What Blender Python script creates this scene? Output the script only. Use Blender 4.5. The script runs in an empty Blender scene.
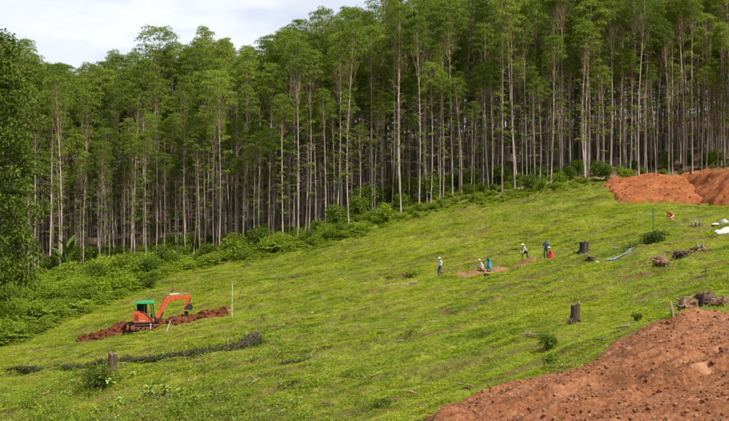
import bpy, bmesh, math, random
import numpy as np
from mathutils import Vector, Matrix, Euler

random.seed(11)
RNG = np.random.default_rng(11)
SC = bpy.context.scene
COL = SC.collection
PI = math.pi

# ------------------------------------------------------------------ camera
cam_d = bpy.data.cameras.new('camera')
cam_d.sensor_width = 36.0
cam_d.lens = 45.0
cam_d.clip_start = 0.1
cam_d.clip_end = 6000
cam = bpy.data.objects.new('camera', cam_d)
COL.objects.link(cam)
cam.location = (0, 0, 0)
cam.rotation_euler = (PI/2, 0, 0)
SC.camera = cam

# ------------------------------------------------------------------ sky and sun
SUN_DIR = Vector((0.72, -0.60, 1.08)).normalized()      # towards the sun
sun_el = math.asin(SUN_DIR.z)
sun_az = math.atan2(SUN_DIR.x, SUN_DIR.y)
world = bpy.data.worlds.new('World')
SC.world = world
world.use_nodes = True
nt = world.node_tree
nt.nodes.clear()
w_out = nt.nodes.new('ShaderNodeOutputWorld')
w_bg = nt.nodes.new('ShaderNodeBackground')
w_bg.inputs['Strength'].default_value = 0.085
sky = nt.nodes.new('ShaderNodeTexSky')
sky.sky_type = 'NISHITA'
sky.sun_disc = False
sky.sun_elevation = sun_el
sky.sun_rotation = sun_az
sky.dust_density = 2.0
tc = nt.nodes.new('ShaderNodeTexCoord')
mp = nt.nodes.new('ShaderNodeMapping')
mp.inputs['Scale'].default_value = (1.0, 1.0, 3.2)
mp.inputs['Location'].default_value = (2.3, 0.4, 0.2)
nz = nt.nodes.new('ShaderNodeTexNoise')
nz.inputs['Scale'].default_value = 3.0
nz.inputs['Detail'].default_value = 7.0
nz.inputs['Roughness'].default_value = 0.55
cr = nt.nodes.new('ShaderNodeValToRGB')          # where the thin blue shows between clouds
cr.color_ramp.elements[0].position = 0.30
cr.color_ramp.elements[0].color = (0.45, 0.45, 0.45, 1)
cr.color_ramp.elements[1].position = 0.58
cr.color_ramp.elements[1].color = (0.98, 0.98, 0.98, 1)
nz2 = nt.nodes.new('ShaderNodeTexNoise')
nz2.inputs['Scale'].default_value = 11.0
nz2.inputs['Detail'].default_value = 6.0
cr2 = nt.nodes.new('ShaderNodeValToRGB')         # cloud tone: grey bellies to white
cr2.color_ramp.elements[0].position = 0.36
cr2.color_ramp.elements[0].color = (5.6, 5.95, 6.8, 1)
cr2.color_ramp.elements[1].position = 0.52
cr2.color_ramp.elements[1].color = (6.65, 6.8, 7.2, 1)
mx = nt.nodes.new('ShaderNodeMix')
mx.data_type = 'RGBA'
L = nt.links.new
L(tc.outputs['Generated'], mp.inputs['Vector'])
L(mp.outputs['Vector'], nz.inputs['Vector'])
L(mp.outputs['Vector'], nz2.inputs['Vector'])
L(nz.outputs['Fac'], cr.inputs['Fac'])
L(nz2.outputs['Fac'], cr2.inputs['Fac'])
L(cr.outputs['Color'], mx.inputs['Factor'])
L(sky.outputs['Color'], mx.inputs['A'])
L(cr2.outputs['Color'], mx.inputs['B'])
L(mx.outputs['Result'], w_bg.inputs['Color'])
L(w_bg.outputs['Background'], w_out.inputs['Surface'])

sun_d = bpy.data.lights.new('sun', 'SUN')
sun_d.energy = 4.6
sun_d.angle = math.radians(2.5)
sun_d.color = (1.0, 0.95, 0.86)
sun = bpy.data.objects.new('sun', sun_d)
COL.objects.link(sun)
sun.rotation_euler = SUN_DIR.to_track_quat('Z', 'Y').to_euler()
sun.location = (0, 0, 60)

SC.view_settings.view_transform = 'Standard'
SC.view_settings.look = 'None'
SC.view_settings.gamma = 1.0
SC.view_settings.use_curve_mapping = False
SC.view_settings.exposure = 0.80
SC.render.engine = 'CYCLES'
SC.cycles.max_bounces = 6
SC.cycles.diffuse_bounces = 5
SC.cycles.transmission_bounces = 3
SC.cycles.transparent_max_bounces = 6
SC.cycles.use_denoising = True

# ------------------------------------------------------------------ noise + terrain
def _hash(xi, yi, seed):
    h = (xi.astype(np.int64).astype(np.uint64) * np.uint64(374761393)
         + yi.astype(np.int64).astype(np.uint64) * np.uint64(668265263)
         + np.uint64(seed * 974634777 + 12345))
    h &= np.uint64(0xffffffff)
    h = ((h ^ (h >> np.uint64(13))) * np.uint64(1274126177)) & np.uint64(0xffffffff)
    h ^= h >> np.uint64(16)
    return h.astype(np.float64) / 4294967296.0

def vnoise(x, y, seed=0):
    xf = np.floor(x); yf = np.floor(y)
    fx = x - xf; fy = y - yf
    fx = fx*fx*(3-2*fx); fy = fy*fy*(3-2*fy)
    a = _hash(xf, yf, seed); b = _hash(xf+1, yf, seed)
    c = _hash(xf, yf+1, seed); d = _hash(xf+1, yf+1, seed)
    return (a*(1-fx)+b*fx)*(1-fy)+(c*(1-fx)+d*fx)*fy

def fbm(x, y, oct=4, seed=0):
    o = 0; a = 0.5; t = 0
    for i in range(oct):
        o = o + a*vnoise(x, y, seed+i*17); t += a
        a *= 0.5; x = x*2.03+5.1; y = y*2.03+1.7
    return o/t

FPX = 911.0; UC = 364.5; VC = 210.5        # the survey sheet the heights were taken from
def SP(u, v, d):
    return ((u-UC)/FPX*d, d, (VC-v)/FPX*d)
CP = [SP(*a) for a in [
 (0,421,57),(180,421,50),(364,421,44),(440,421,33),(520,421,27),(600,421,22.5),(729,421,18.5),
 (500,398,36),(560,378,37),(620,346,38),(680,322,38),(729,313,37.5),(729,360,25),(660,370,28),
 (60,395,60),(112,374,63),(250,350,64),(364,340,62),(450,345,54),(547,350,48),(575,322,52),(640,300,54),(729,285,50),
 (20,352,86),(75,342,88),(150,329,88),(230,314,87),(330,290,86),(440,278,83),(490,272,82),(546,258,82),(585,252,77),(655,245,72),(729,240,70),
 (672,222,86),(729,212,92),(0,310,104),(100,300,104),(200,275,110),(300,255,114),(420,232,108),(520,213,108),(600,196,108),(680,201,102),(690,190,112),(729,186,112),
 (0,282,130),(60,270,133),(130,258,135),(235,249,132),(310,233,128),(390,214,125),(470,200,122),(590,182,121),(729,175,124)]]
CP += [(0,0,-1.7),(0,10,-3.7),(0,20,-6.0),(-6,30,-8.8),(-15,40,-12.0),(-30,50,-15),(8,8,-3.9),(12,18,-4.3),(20,30,-4.0),(30,45,-1.5),
       (25,10,-3.0),(-25,15,-9),(0,-30,3),(-60,60,-19),(60,70,6),(-90,100,-20),(80,110,11)]
for (x, y, z) in [SP(0,282,130), SP(235,249,132), SP(470,200,122), SP(729,175,124)]:
    CP += [(x*1.25, y+45, z+8.5), (x*1.5, y+90, z+16.0)]
CP = np.array(CP)
def _tps():
    n = len(CP); X = CP[:, :2]/50.0
    r2 = ((X[:, None]-X[None])**2).sum(-1)
    K = 0.5*r2*np.log(r2+1e-12)+0.004*np.eye(n)
    Pm = np.c_[np.ones(n), X]
    A = np.zeros((n+3, n+3)); A[:n, :n] = K; A[:n, n:] = Pm; A[n:, :n] = Pm.T
    return np.linalg.solve(A, np.r_[CP[:, 2], 0, 0, 0])
TW = _tps()
def base_h(x, y):
    xc = np.clip(x, -150, 150); yc = np.clip(y, -60, 260)
    xs = xc/50.0; ys = yc/50.0
    o = TW[-3]+TW[-2]*xs+TW[-1]*ys
    for i in range(len(CP)):
        r2 = (xs-CP[i, 0]/50)**2+(ys-CP[i, 1]/50)**2
        o = o+TW[i]*0.5*r2*np.log(r2+1e-12)
    far = np.hypot(x-xc, y-yc)
    return o-0.03*far
def terracette(x, y):
    # narrow trodden steps: a low riser that faces down the slope, broken into short runs
    c, s = math.cos(0.16), math.sin(0.16)
    a = x*c+y*s; b = -x*s+y*c+(fbm(x*0.16, y*0.16, 3, 205)-0.5)*6
    fr = (b/2.1) % 1.0; cell = np.floor(b/2.1)
    q = np.clip(fr/0.22, 0, 1); q = q*q*(3-2*q)
    m = np.clip((fbm(a*0.16+cell*3.7, cell*1.9, 3, 215)-0.44)*5, 0, 1)
    return 0.50*m*(q-fr), m, m*np.clip(1-np.abs(fr-0.10)/0.13, 0, 1)
def relief(x, y):
    # trampled benches that run across the slope, hummocks and small lumps
    c, s = math.cos(0.16), math.sin(0.16)
    a = x*c+y*s; b = -x*s+y*c
    w = (fbm(x*0.13, y*0.13, 2, 5)-0.5)*7
    benches = fbm(a*0.10, (b+w*0.5)*0.62, 3, 21)-0.5
    hum = fbm(x*0.33, y*0.33, 3, 41)-0.5
    lump = fbm(x*1.5, y*1.5, 3, 61)-0.5
    st, m, rs_ = terracette(x, y)
    return benches*0.70+hum*0.55+lump*0.24+st
def HT(x, y):
    x = np.asarray(x, float); y = np.asarray(y, float)
    k = np.clip((np.hypot(x, y)-8)/20, 0, 1)
    return base_h(x, y)+relief(x, y)*k
def h1(x, y):
    return float(HT(np.array([x]), np.array([y]))[0])
def GR(u, v, smooth=True):
    """ground point that the survey sheet shows at (u, v)"""
    d = np.arange(8, 300, 0.1)
    x = (u-UC)/FPX*d; z = (VC-v)/FPX*d
    hh = base_h(x, d)
    k = int(np.argmax(hh > z))
    return x[k], d[k]
def at(u, v):
    x, y = GR(u, v)
    return Vector((x, y, h1(x, y)))

def polyline_fn(pts):
    q = sorted(GR(u, v) for u, v in pts)
    xs = np.array([a for a, b in q]); ys = np.array([b for a, b in q])
    return lambda x: np.interp(x, xs, ys)
LAWN_EDGE = polyline_fn([(-60,372),(0,351),(50,331),(100,309),(150,288),(190,272),(250,263),(300,254),(350,241),(400,226),(450,214),(500,204),(560,194),(610,187),(729,178),(800,174)])
WOOD_EDGE = polyline_fn([(-80,296),(0,290),(60,278),(130,264),(235,253),(310,238),(390,215),(470,200),(540,187),(590,181),(729,172),(820,168)])

# ------------------------------------------------------------------ helpers
def mesh_np(name, verts, faces, mats=(), midx=None, smooth=False, k=4):
    """verts (n,3); faces (m,k) array or a list of arrays with different widths"""
    me = bpy.data.meshes.new(name)
    verts = np.asarray(verts, np.float32)
    fl = faces if isinstance(faces, list) else [faces]
    fl = [np.asarray(f, np.int32) for f in fl if len(f)]
    tot = np.concatenate([np.full(len(f), f.shape[1], np.int32) for f in fl])
    idx = np.concatenate([f.ravel() for f in fl])
    me.vertices.add(len(verts)); me.vertices.foreach_set('co', verts.ravel())
    me.loops.add(len(idx)); me.loops.foreach_set('vertex_index', idx)
    me.polygons.add(len(tot))
    st = np.concatenate([[0], np.cumsum(tot)[:-1]]).astype(np.int32)
    me.polygons.foreach_set('loop_start', st)
    for m in mats: me.materials.append(m)
    if midx is not None: me.polygons.foreach_set('material_index', np.asarray(midx, np.int32))
    me.polygons.foreach_set('use_smooth', np.full(len(tot), bool(smooth)))
    me.update(calc_edges=True)
    return me

def add_obj(name, me, parent=None, loc=(0,0,0), rot=(0,0,0), scale=(1,1,1)):
    o = bpy.data.objects.new(name, me)
    COL.objects.link(o)
    o.location = loc; o.rotation_euler = rot; o.scale = scale
    if parent is not None: o.parent = parent
    return o
def thing(name, label, cat, loc=(0,0,0), rot=(0,0,0), scale=1.0, group=None):
    o = add_obj(name, None, None, loc, rot, (scale,)*3)
    o.empty_display_size = 0.2
    tag(o, label, cat, group)
    return o
def tag(o, label=None, cat=None, group=None, kind=None):
    if label: o['label'] = label
    if cat: o['category'] = cat
    if group: o['group'] = group
    if kind: o['kind'] = kind
    return o

class MB:
    """collects simple solids into one mesh"""
    def __init__(s): s.v = []; s.f = []; s.m = []; s.n = 0; s.cur = 0
    def add(s, verts, faces):
        s.v.extend([tuple(a) for a in verts])
        for f in faces:
            s.f.append(tuple(i+s.n for i in f)); s.m.append(s.cur)
        s.n = len(s.v)
        return s
    def box(s, c, d, rot=None):
        vs = []
        for x in (-.5, .5):
            for y in (-.5, .5):
                for z in (-.5, .5):
                    p = Vector((x*d[0], y*d[1], z*d[2]))
                    if rot is not None: p = rot @ p
                    vs.append(p+Vector(c))
        return s.add(vs, [(0,1,3,2),(4,6,7,5),(0,4,5,1),(2,3,7,6),(0,2,6,4),(1,5,7,3)])
    def prism(s, prof, y0, y1):
        """profile in xz extruded along y"""
        n = len(prof)
        vs = [(x, y0, z) for x, z in prof]+[(x, y1, z) for x, z in prof]
        fs = [tuple(range(n)), tuple(range(2*n-1, n-1, -1))]
        fs += [(i, i+n, (i+1) % n+n, (i+1) % n) for i in range(n)]
        return s.add(vs, fs)
    def tube(s, pts, rad, sides=8, cap=True):
        pts = [Vector(p) for p in pts]
        if not hasattr(rad, '__len__'): rad = [rad]*len(pts)
        ref = Vector((0.31, 0.87, 0.23)).normalized()
        vs = []
        for i, p in enumerate(pts):
            t = (pts[min(i+1, len(pts)-1)]-pts[max(i-1, 0)])
            t = t.normalized() if t.length > 1e-9 else Vector((0,0,1))
            a = t.cross(ref)
            if a.length < 1e-3: a = t.cross(Vector((1,0,0)))
            a.normalize(); b = t.cross(a)
            for k in range(sides):
                an = 2*PI*k/sides
                vs.append(p+(a*math.cos(an)+b*math.sin(an))*rad[i])
        fs = []
        for i in range(len(pts)-1):
            for k in range(sides):
                k2 = (k+1) % sides
                fs.append((i*sides+k, i*sides+k2, (i+1)*sides+k2, (i+1)*sides+k))
        if cap:
            fs.append(tuple(range(sides-1, -1, -1)))
            fs.append(tuple((len(pts)-1)*sides+k for k in range(sides)))
        return s.add(vs, fs)
    def beam(s, pts, hs, ws):
        """box-section beam in the xz plane with height and width per point"""
        vs = []
        n = len(pts)
        for i, (x, y, z) in enumerate(pts):
            a = pts[max(i-1, 0)]; b = pts[min(i+1, n-1)]
            tx, tz = b[0]-a[0], b[2]-a[2]; l = math.hypot(tx, tz) or 1
            nx, nz_ = -tz/l, tx/l
            h = hs[i]/2; w = ws[i]/2
            vs += [(x+nx*h, y-w, z+nz_*h), (x+nx*h, y+w, z+nz_*h), (x-nx*h, y+w, z-nz_*h), (x-nx*h, y-w, z-nz_*h)]
        fs = [(0,1,2,3), tuple(4*(n-1)+k for k in (3,2,1,0))]
        for i in range(n-1):
            for k in range(4):
                k2 = (k+1) % 4
                fs.append((4*i+k, 4*(i+1)+k, 4*(i+1)+k2, 4*i+k2))
        return s.add(vs, fs)
    def mesh(s, name, mats, smooth=False, bevel=0.0):
        me = bpy.data.meshes.new(name)
        me.from_pydata([tuple(v) for v in s.v], [], s.f)
        for m in (mats if isinstance(mats, (list, tuple)) else [mats]): me.materials.append(m)
        me.polygons.foreach_set('material_index', s.m)
        bm = bmesh.new(); bm.from_mesh(me)
        bmesh.ops.recalc_face_normals(bm, faces=bm.faces)
        if bevel > 0:
            bmesh.ops.bevel(bm, geom=[e for e in bm.edges if e.calc_face_angle(0) > 0.5], offset=bevel, segments=2, profile=0.5, affect='EDGES', clamp_overlap=True)
        bm.to_mesh(me); bm.free()
        if smooth: me.polygons.foreach_set('use_smooth', np.ones(len(me.polygons), bool))
        me.update()
        return me
    def build(s, name, mats, parent=None, smooth=False, bevel=0.0, **kw):
        return add_obj(name, s.mesh(name, mats, smooth, bevel), parent, **kw)

# ------------------------------------------------------------------ materials
def new_mat(name):
    m = bpy.data.materials.new(name); m.use_nodes = True
    n = m.node_tree; n.nodes.clear()
    return m, n, n.nodes, n.links.new
def ramp(nodes, stops, interp='LINEAR'):
    r = nodes.new('ShaderNodeValToRGB'); e = r.color_ramp.elements
    r.color_ramp.interpolation = interp
    e[0].position = stops[0][0]; e[0].color = (*stops[0][1], 1)
    e[1].position = stops[-1][0]; e[1].color = (*stops[-1][1], 1)
    for p, c in stops[1:-1]:
        q = e.new(p); q.color = (*c, 1)
    return r
def noise_node(nodes, link, scale, detail=4, rough=0.55, vec=None, stretch=None, rotz=0):
    n = nodes.new('ShaderNodeTexNoise')
    n.inputs['Scale'].default_value = scale; n.inputs['Detail'].default_value = detail
    n.inputs['Roughness'].default_value = rough
    if vec is not None:
        if stretch:
            mpn = nodes.new('ShaderNodeMapping'); mpn.inputs['Scale'].default_value = stretch
            mpn.inputs['Rotation'].default_value = (0, 0, rotz)
            link(vec, mpn.inputs['Vector']); vec = mpn.outputs['Vector']
        link(vec, n.inputs['Vector'])
    return n
def mixc(nodes, link, fac, a, b, blend='MIX'):
    m = nodes.new('ShaderNodeMix'); m.data_type = 'RGBA'; m.blend_type = blend
    for sock, val in (('Factor', fac), ('A', a), ('B', b)):
        if hasattr(val, 'is_linked'): link(val, m.inputs[sock])
        elif isinstance(val, tuple): m.inputs[sock].default_value = (*val, 1)
        else: m.inputs[sock].default_value = val
    return m.outputs['Result']

def plain(name, col, rough=0.6, metal=0.0, var=0.18, scale=6.0, bump=0.0, col2=None):
    m, n, nodes, link = new_mat(name)
    out = nodes.new('ShaderNodeOutputMaterial'); p = nodes.new('ShaderNodeBsdfPrincipled')
    t = nodes.new('ShaderNodeTexCoord')
    nn = noise_node(nodes, link, scale, 5, 0.6, t.outputs['Object'])
    d = col2 or tuple(c*(1-var*1.6) for c in col)
    r = ramp(nodes, [(0.35, d), (0.62, col)])
    link(nn.outputs['Fac'], r.inputs['Fac']); link(r.outputs['Color'], p.inputs['Base Color'])
    p.inputs['Roughness'].default_value = rough; p.inputs['Metallic'].default_value = metal
    if bump:
        b = nodes.new('ShaderNodeBump'); b.inputs['Strength'].default_value = bump; b.inputs['Distance'].default_value = 0.03
        n2 = noise_node(nodes, link, scale*4, 5, 0.6, t.outputs['Object'])
        link(n2.outputs['Fac'], b.inputs['Height']); link(b.outputs['Normal'], p.inputs['Normal'])
    link(p.outputs['BSDF'], out.inputs['Surface'])
    return m

def leaf_mat(name, cols, trans=0.3, rough=0.55, tint=0.35, patch=None):
    """cols: stops dark..light picked per leaf; patch: (noise scale, colour) to shift whole areas"""
    m, n, nodes, link = new_mat(name)
    out = nodes.new('ShaderNodeOutputMaterial'); p = nodes.new('ShaderNodeBsdfPrincipled')
    geo = nodes.new('ShaderNodeNewGeometry'); oi = nodes.new('ShaderNodeObjectInfo')
    k = len(cols)
    r = ramp(nodes, [(i/(k-1), c) for i, c in enumerate(cols)])
    mth = nodes.new('ShaderNodeMath'); mth.operation = 'MULTIPLY_ADD'
    mth.inputs[1].default_value = 1-tint
    m2 = nodes.new('ShaderNodeMath'); m2.operation = 'MULTIPLY'; m2.inputs[1].default_value = tint
    link(geo.outputs['Random Per Island'], mth.inputs[0]); link(oi.outputs['Random'], m2.inputs[0])
    link(m2.outputs['Value'], mth.inputs[2]); link(mth.outputs['Value'], r.inputs['Fac'])
    c = r.outputs['Color']
    if patch:
        for (sc, st, rz, lo, hi, pc, amt) in patch:
            nn = noise_node(nodes, link, sc, 4, 0.6, geo.outputs['Position'], st, rz)
            pr = ramp(nodes, [(lo, (0,0,0)), (hi, (amt, amt, amt))])
            link(nn.outputs['Fac'], pr.inputs['Fac'])
            c = mixc(nodes, link, pr.outputs['Color'], c, pc)
    link(c, p.inputs['Base Color'])
    p.inputs['Roughness'].default_value = rough
    p.inputs['Specular IOR Level'].default_value = 0.12
    tr = nodes.new('ShaderNodeBsdfTranslucent')
    cc = mixc(nodes, link, 1.0, c, (1.0, 1.05, 0.45), 'MULTIPLY')
    link(cc, tr.inputs['Color'])
    ms = nodes.new('ShaderNodeMixShader'); ms.inputs['Fac'].default_value = trans
    link(p.outputs['BSDF'], ms.inputs[1]); link(tr.outputs['BSDF'], ms.inputs[2])
    link(ms.outputs['Shader'], out.inputs['Surface'])
    return m

GRASS_PATCH = [
    (0.09, None, 0, 0.44, 0.62, (0.370, 0.385, 0.026), 0.60),                       # sunburnt yellow sweeps
    (0.55, (0.35, 1.3, 1), -0.16, 0.53, 0.64, (0.085, 0.150, 0.010), 0.80),         # lush darker bands
    (0.42, (0.5, 1.3, 1), -0.16, 0.57, 0.67, (0.25, 0.185, 0.055), 0.75),           # dry straw
]
M_grass = leaf_mat('grass_blades', [(0.100, 0.155, 0.010), (0.250, 0.325, 0.016), (0.400, 0.450, 0.036)], 0.45, 0.6, 0.25, GRASS_PATCH)
M_euc = leaf_mat('eucalyptus_leaves', [(0.052, 0.090, 0.012), (0.135, 0.190, 0.020), (0.280, 0.335, 0.045)], 0.42, 0.6, 0.5)
M_broad = leaf_mat('broadleaf_leaves', [(0.028, 0.046, 0.008), (0.062, 0.092, 0.010), (0.140, 0.165, 0.018)], 0.30, 0.45, 0.3)
M_fern = leaf_mat('fern_leaves', [(0.100, 0.145, 0.012), (0.195, 0.265, 0.017), (0.300, 0.370, 0.034)], 0.44, 0.5, 0.4,
                  [(0.25, None, 0, 0.55, 0.72, (0.060, 0.105, 0.012), 0.6)])
M_shrub = leaf_mat('shrub_leaves', [(0.048, 0.082, 0.010), (0.105, 0.160, 0.014), (0.190, 0.250, 0.026)], 0.36, 0.45, 0.45)
M_pale = leaf_mat('pale_young_leaves', [(0.16, 0.26, 0.035), (0.24, 0.34, 0.06), (0.34, 0.42, 0.10)], 0.3, 0.45, 0.2)
M_banana = leaf_mat('large_frond_leaves', [(0.070, 0.140, 0.016), (0.120, 0.210, 0.024)], 0.30, 0.35, 0.2)
M_dead = leaf_mat('dead_brush', [(0.10, 0.070, 0.035), (0.20, 0.145, 0.075), (0.30, 0.22, 0.12)], 0.1, 0.8, 0.2)

def ground_mat():
    m, n, nodes, link = new_mat('meadow_ground')
    out = nodes.new('ShaderNodeOutputMaterial'); p = nodes.new('ShaderNodeBsdfPrincipled')
    g = nodes.new('ShaderNodeNewGeometry'); pos = g.outputs['Position']
    n1 = noise_node(nodes, link, 4.5, 6, 0.7, pos)
    r1 = ramp(nodes, [(0.34, (0.040, 0.042, 0.012)), (0.50, (0.130, 0.150, 0.014)), (0.68, (0.225, 0.230, 0.024))])
    link(n1.outputs['Fac'], r1.inputs['Fac']); c = r1.outputs['Color']
    for (sc, st, rz, lo, hi, pc, amt) in GRASS_PATCH:
        pc = tuple(q*0.6 for q in pc); amt = amt*0.6
        nn = noise_node(nodes, link, sc, 4, 0.6, pos, st, rz)
        pr = ramp(nodes, [(lo, (0,0,0)), (hi, (amt, amt, amt))]); link(nn.outputs['Fac'], pr.inputs['Fac'])
        c = mixc(nodes, link, pr.outputs['Color'], c, pc)
    # bare soil shows through along the trampled benches
    n3 = noise_node(nodes, link, 0.5, 6, 0.7, pos, (0.45, 1.6, 1), -0.16)
    r3 = ramp(nodes, [(0.56, (0,0,0)), (0.64, (0.85,0.85,0.85))]); link(n3.outputs['Fac'], r3.inputs['Fac'])
    n4 = noise_node(nodes, link, 3.0, 5, 0.6, pos)
    r4 = ramp(nodes, [(0.3, (0.055, 0.030, 0.014)), (0.7, (0.19, 0.105, 0.045))]); link(n4.outputs['Fac'], r4.inputs['Fac'])
    c = mixc(nodes, link, r3.outputs['Color'], c, r4.outputs['Color'])
    at2 = nodes.new('ShaderNodeAttribute'); at2.attribute_name = 'riser'
    n5 = noise_node(nodes, link, 1.3, 4, 0.6, pos)
    r6 = ramp(nodes, [(0.35, (0.035, 0.050, 0.010)), (0.65, (0.130, 0.080, 0.035))]); link(n5.outputs['Fac'], r6.inputs['Fac'])
    c = mixc(nodes, link, at2.outputs['Fac'], c, r6.outputs['Color'])
    # leaf litter under the wood
    at_ = nodes.new('ShaderNodeAttribute'); at_.attribute_name = 'litter'
    r5 = ramp(nodes, [(0.3, (0.120, 0.078, 0.050)), (0.7, (0.260, 0.175, 0.110))]); link(n4.outputs['Fac'], r5.inputs['Fac'])
    c = mixc(nodes, link, at_.outputs['Fac'], c, r5.outputs['Color'])
    link(c, p.inputs['Base Color']); p.inputs['Roughness'].default_value = 0.9
    p.inputs['Specular IOR Level'].default_value = 0.1
    b = nodes.new('ShaderNodeBump'); b.inputs['Strength'].default_value = 0.9; b.inputs['Distance'].default_value = 0.12
    n6 = noise_node(nodes, link, 5.0, 6, 0.7, pos)
    link(n6.outputs['Fac'], b.inputs['Height']); link(b.outputs['Normal'], p.inputs['Normal'])
    link(p.outputs['BSDF'], out.inputs['Surface'])
    return m
M_ground = ground_mat()

def earth_mat(name, dark, mid, light, scale=1.0, bump=0.8):
    m, n, nodes, link = new_mat(name)
    out = nodes.new('ShaderNodeOutputMaterial'); p = nodes.new('ShaderNodeBsdfPrincipled')
    g = nodes.new('ShaderNodeNewGeometry'); pos = g.outputs['Position']
    n1 = noise_node(nodes, link, 0.8*scale, 6, 0.65, pos)
    r1 = ramp(nodes, [(0.30, dark), (0.50, mid), (0.72, light)]); link(n1.outputs['Fac'], r1.inputs['Fac'])
    n2 = noise_node(nodes, link, 9.0*scale, 6, 0.75, pos)
    r2 = ramp(nodes, [(0.34, tuple(c*0.5 for c in dark)), (0.5, mid), (0.70, tuple(min(1, c*1.25) for c in light))]); link(n2.outputs['Fac'], r2.inputs['Fac'])
    c = mixc(nodes, link, 0.55, r1.outputs['Color'], r2.outputs['Color'])
    at_ = nodes.new('ShaderNodeAttribute'); at_.attribute_name = 'packed'
    c = mixc(nodes, link, at_.outputs['Fac'], c, tuple(min(1, a*1.12+0.02) for a in light))
    link(c, p.inputs['Base Color']); p.inputs['Roughness'].default_value = 0.92
    p.inputs['Specular IOR Level'].default_value = 0.15
    b = nodes.new('ShaderNodeBump'); b.inputs['Strength'].default_value = bump; b.inputs['Distance'].default_value = 0.06
    n3 = noise_node(nodes, link, 14.0*scale, 6, 0.75, pos)
    link(n3.outputs['Fac'], b.inputs['Height']); link(b.outputs['Normal'], p.inputs['Normal'])
    link(p.outputs['BSDF'], out.inputs['Surface'])
    return m
M_track = earth_mat('track_earth', (0.075, 0.027, 0.011), (0.190, 0.074, 0.030), (0.36, 0.175, 0.088))
M_red = earth_mat('red_earth', (0.095, 0.028, 0.010), (0.205, 0.064, 0.020), (0.34, 0.135, 0.050), 0.6)
M_dug = earth_mat('dug_earth', (0.045, 0.015, 0.007), (0.100, 0.031, 0.012), (0.19, 0.066, 0.028), 0.8)
M_tan = earth_mat('tan_earth', (0.090, 0.045, 0.018), (0.200, 0.105, 0.042), (0.34, 0.200, 0.09), 0.8)

def bark_mat(name, stops, stretch=(6, 6, 0.7), scale=1.0, rnd=0.6, bump=0.3):
    m, n, nodes, link = new_mat(name)
    out = nodes.new('ShaderNodeOutputMaterial'); p = nodes.new('ShaderNodeBsdfPrincipled')
    t = nodes.new('ShaderNodeTexCoord'); oi = nodes.new('ShaderNodeObjectInfo')
    n1 = noise_node(nodes, link, scale, 6, 0.7, t.outputs['Object'], stretch)
    r = ramp(nodes, stops); link(n1.outputs['Fac'], r.inputs['Fac'])
    r2 = ramp(nodes, [(0.0, (1-rnd,)*3), (1.0, (1,1,1))]); link(oi.outputs['Random'], r2.inputs['Fac'])
    c = mixc(nodes, link, 1.0, r.outputs['Color'], r2.outputs['Color'], 'MULTIPLY')
    link(c, p.inputs['Base Color']); p.inputs['Roughness'].default_value = 0.85
    p.inputs['Specular IOR Level'].default_value = 0.2
    b = nodes.new('ShaderNodeBump'); b.inputs['Strength'].default_value = bump; b.inputs['Distance'].default_value = 0.03
    link(n1.outputs['Fac'], b.inputs['Height']); link(b.outputs['Normal'], p.inputs['Normal'])
    link(p.outputs['BSDF'], out.inputs['Surface'])
    return m
M_trunk = bark_mat('eucalyptus_bark', [(0.30, (0.13, 0.085, 0.060)), (0.44, (0.32, 0.245, 0.195)), (0.62, (0.58, 0.51, 0.44))])
M_darkbark = bark_mat('dark_bark', [(0.30, (0.030, 0.021, 0.014)), (0.65, (0.105, 0.078, 0.055))])
M_stump = bark_mat('stump_wood', [(0.32, (0.018, 0.012, 0.009)), (0.5, (0.070, 0.043, 0.029)), (0.70, (0.19, 0.13, 0.092))], (9, 9, 1.2), 1.0, 0.2, 0.8)
M_charred = bark_mat('charred_wood', [(0.32, (0.014, 0.010, 0.009)), (0.52, (0.050, 0.034, 0.028)), (0.70, (0.15, 0.115, 0.095))], (9, 9, 1.2), 1.0, 0.2, 0.8)
M_cut = plain('weathered_cut_wood', (0.17, 0.12, 0.085), 0.85, 0, 0.35, 9, 0.5)
M_stick = bark_mat('dry_sticks', [(0.3, (0.13, 0.085, 0.05)), (0.65, (0.36, 0.27, 0.18))], (9, 9, 1.2), 1.0, 0.4, 0.4)
M_root = bark_mat('root_clay', [(0.30, (0.050, 0.026, 0.014)), (0.5, (0.155, 0.085, 0.042)), (0.70, (0.31, 0.19, 0.105))], (3, 3, 3), 2.0, 0.2, 0.8)
M_rock = plain('pale_rock', (0.62, 0.56, 0.47), 0.8, 0, 0.3, 7, 0.6)
M_greyrock = plain('grey_rock', (0.36, 0.35, 0.36), 0.85, 0, 0.35, 6, 0.6)
M_whitecloth = plain('white_sheet', (0.62, 0.62, 0.65), 0.7, 0, 0.08, 4)

# ------------------------------------------------------------------ the ground
def axis(lo, hi, step, far, grow=1.22):
    a = list(np.arange(lo, hi+1e-6, step))
    s = step; x = a[-1]
    while x < far: s *= grow; x += s; a.append(x)
    s = step; x = lo; b = []
    while x > -far: s *= grow; x -= s; b.append(x)
    return np.array(b[::-1]+a)
gx = axis(-58, 58, 0.30, 1500); gy = axis(16, 138, 0.30, 1500)
XX, YY = np.meshgrid(gx, gy)
ZZ = HT(XX, YY)
nxg, nyg = len(gx), len(gy)
ids = np.arange(nxg*nyg).reshape(nyg, nxg)
quads = np.stack([ids[:-1,:-1], ids[:-1,1:], ids[1:,1:], ids[1:,:-1]], -1).reshape(-1, 4)
gme = mesh_np('ground', np.stack([XX, YY, ZZ], -1).reshape(-1, 3), quads, [M_ground], smooth=True)
lit = np.clip((YY-WOOD_EDGE(XX)+1.5+(fbm(XX*0.4, YY*0.4, 3, 7)-0.5)*5)/3.0, 0, 1).ravel().astype(np.float32)
ga = gme.attributes.new('litter', 'FLOAT', 'POINT'); ga.data.foreach_set('value', lit)
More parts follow.
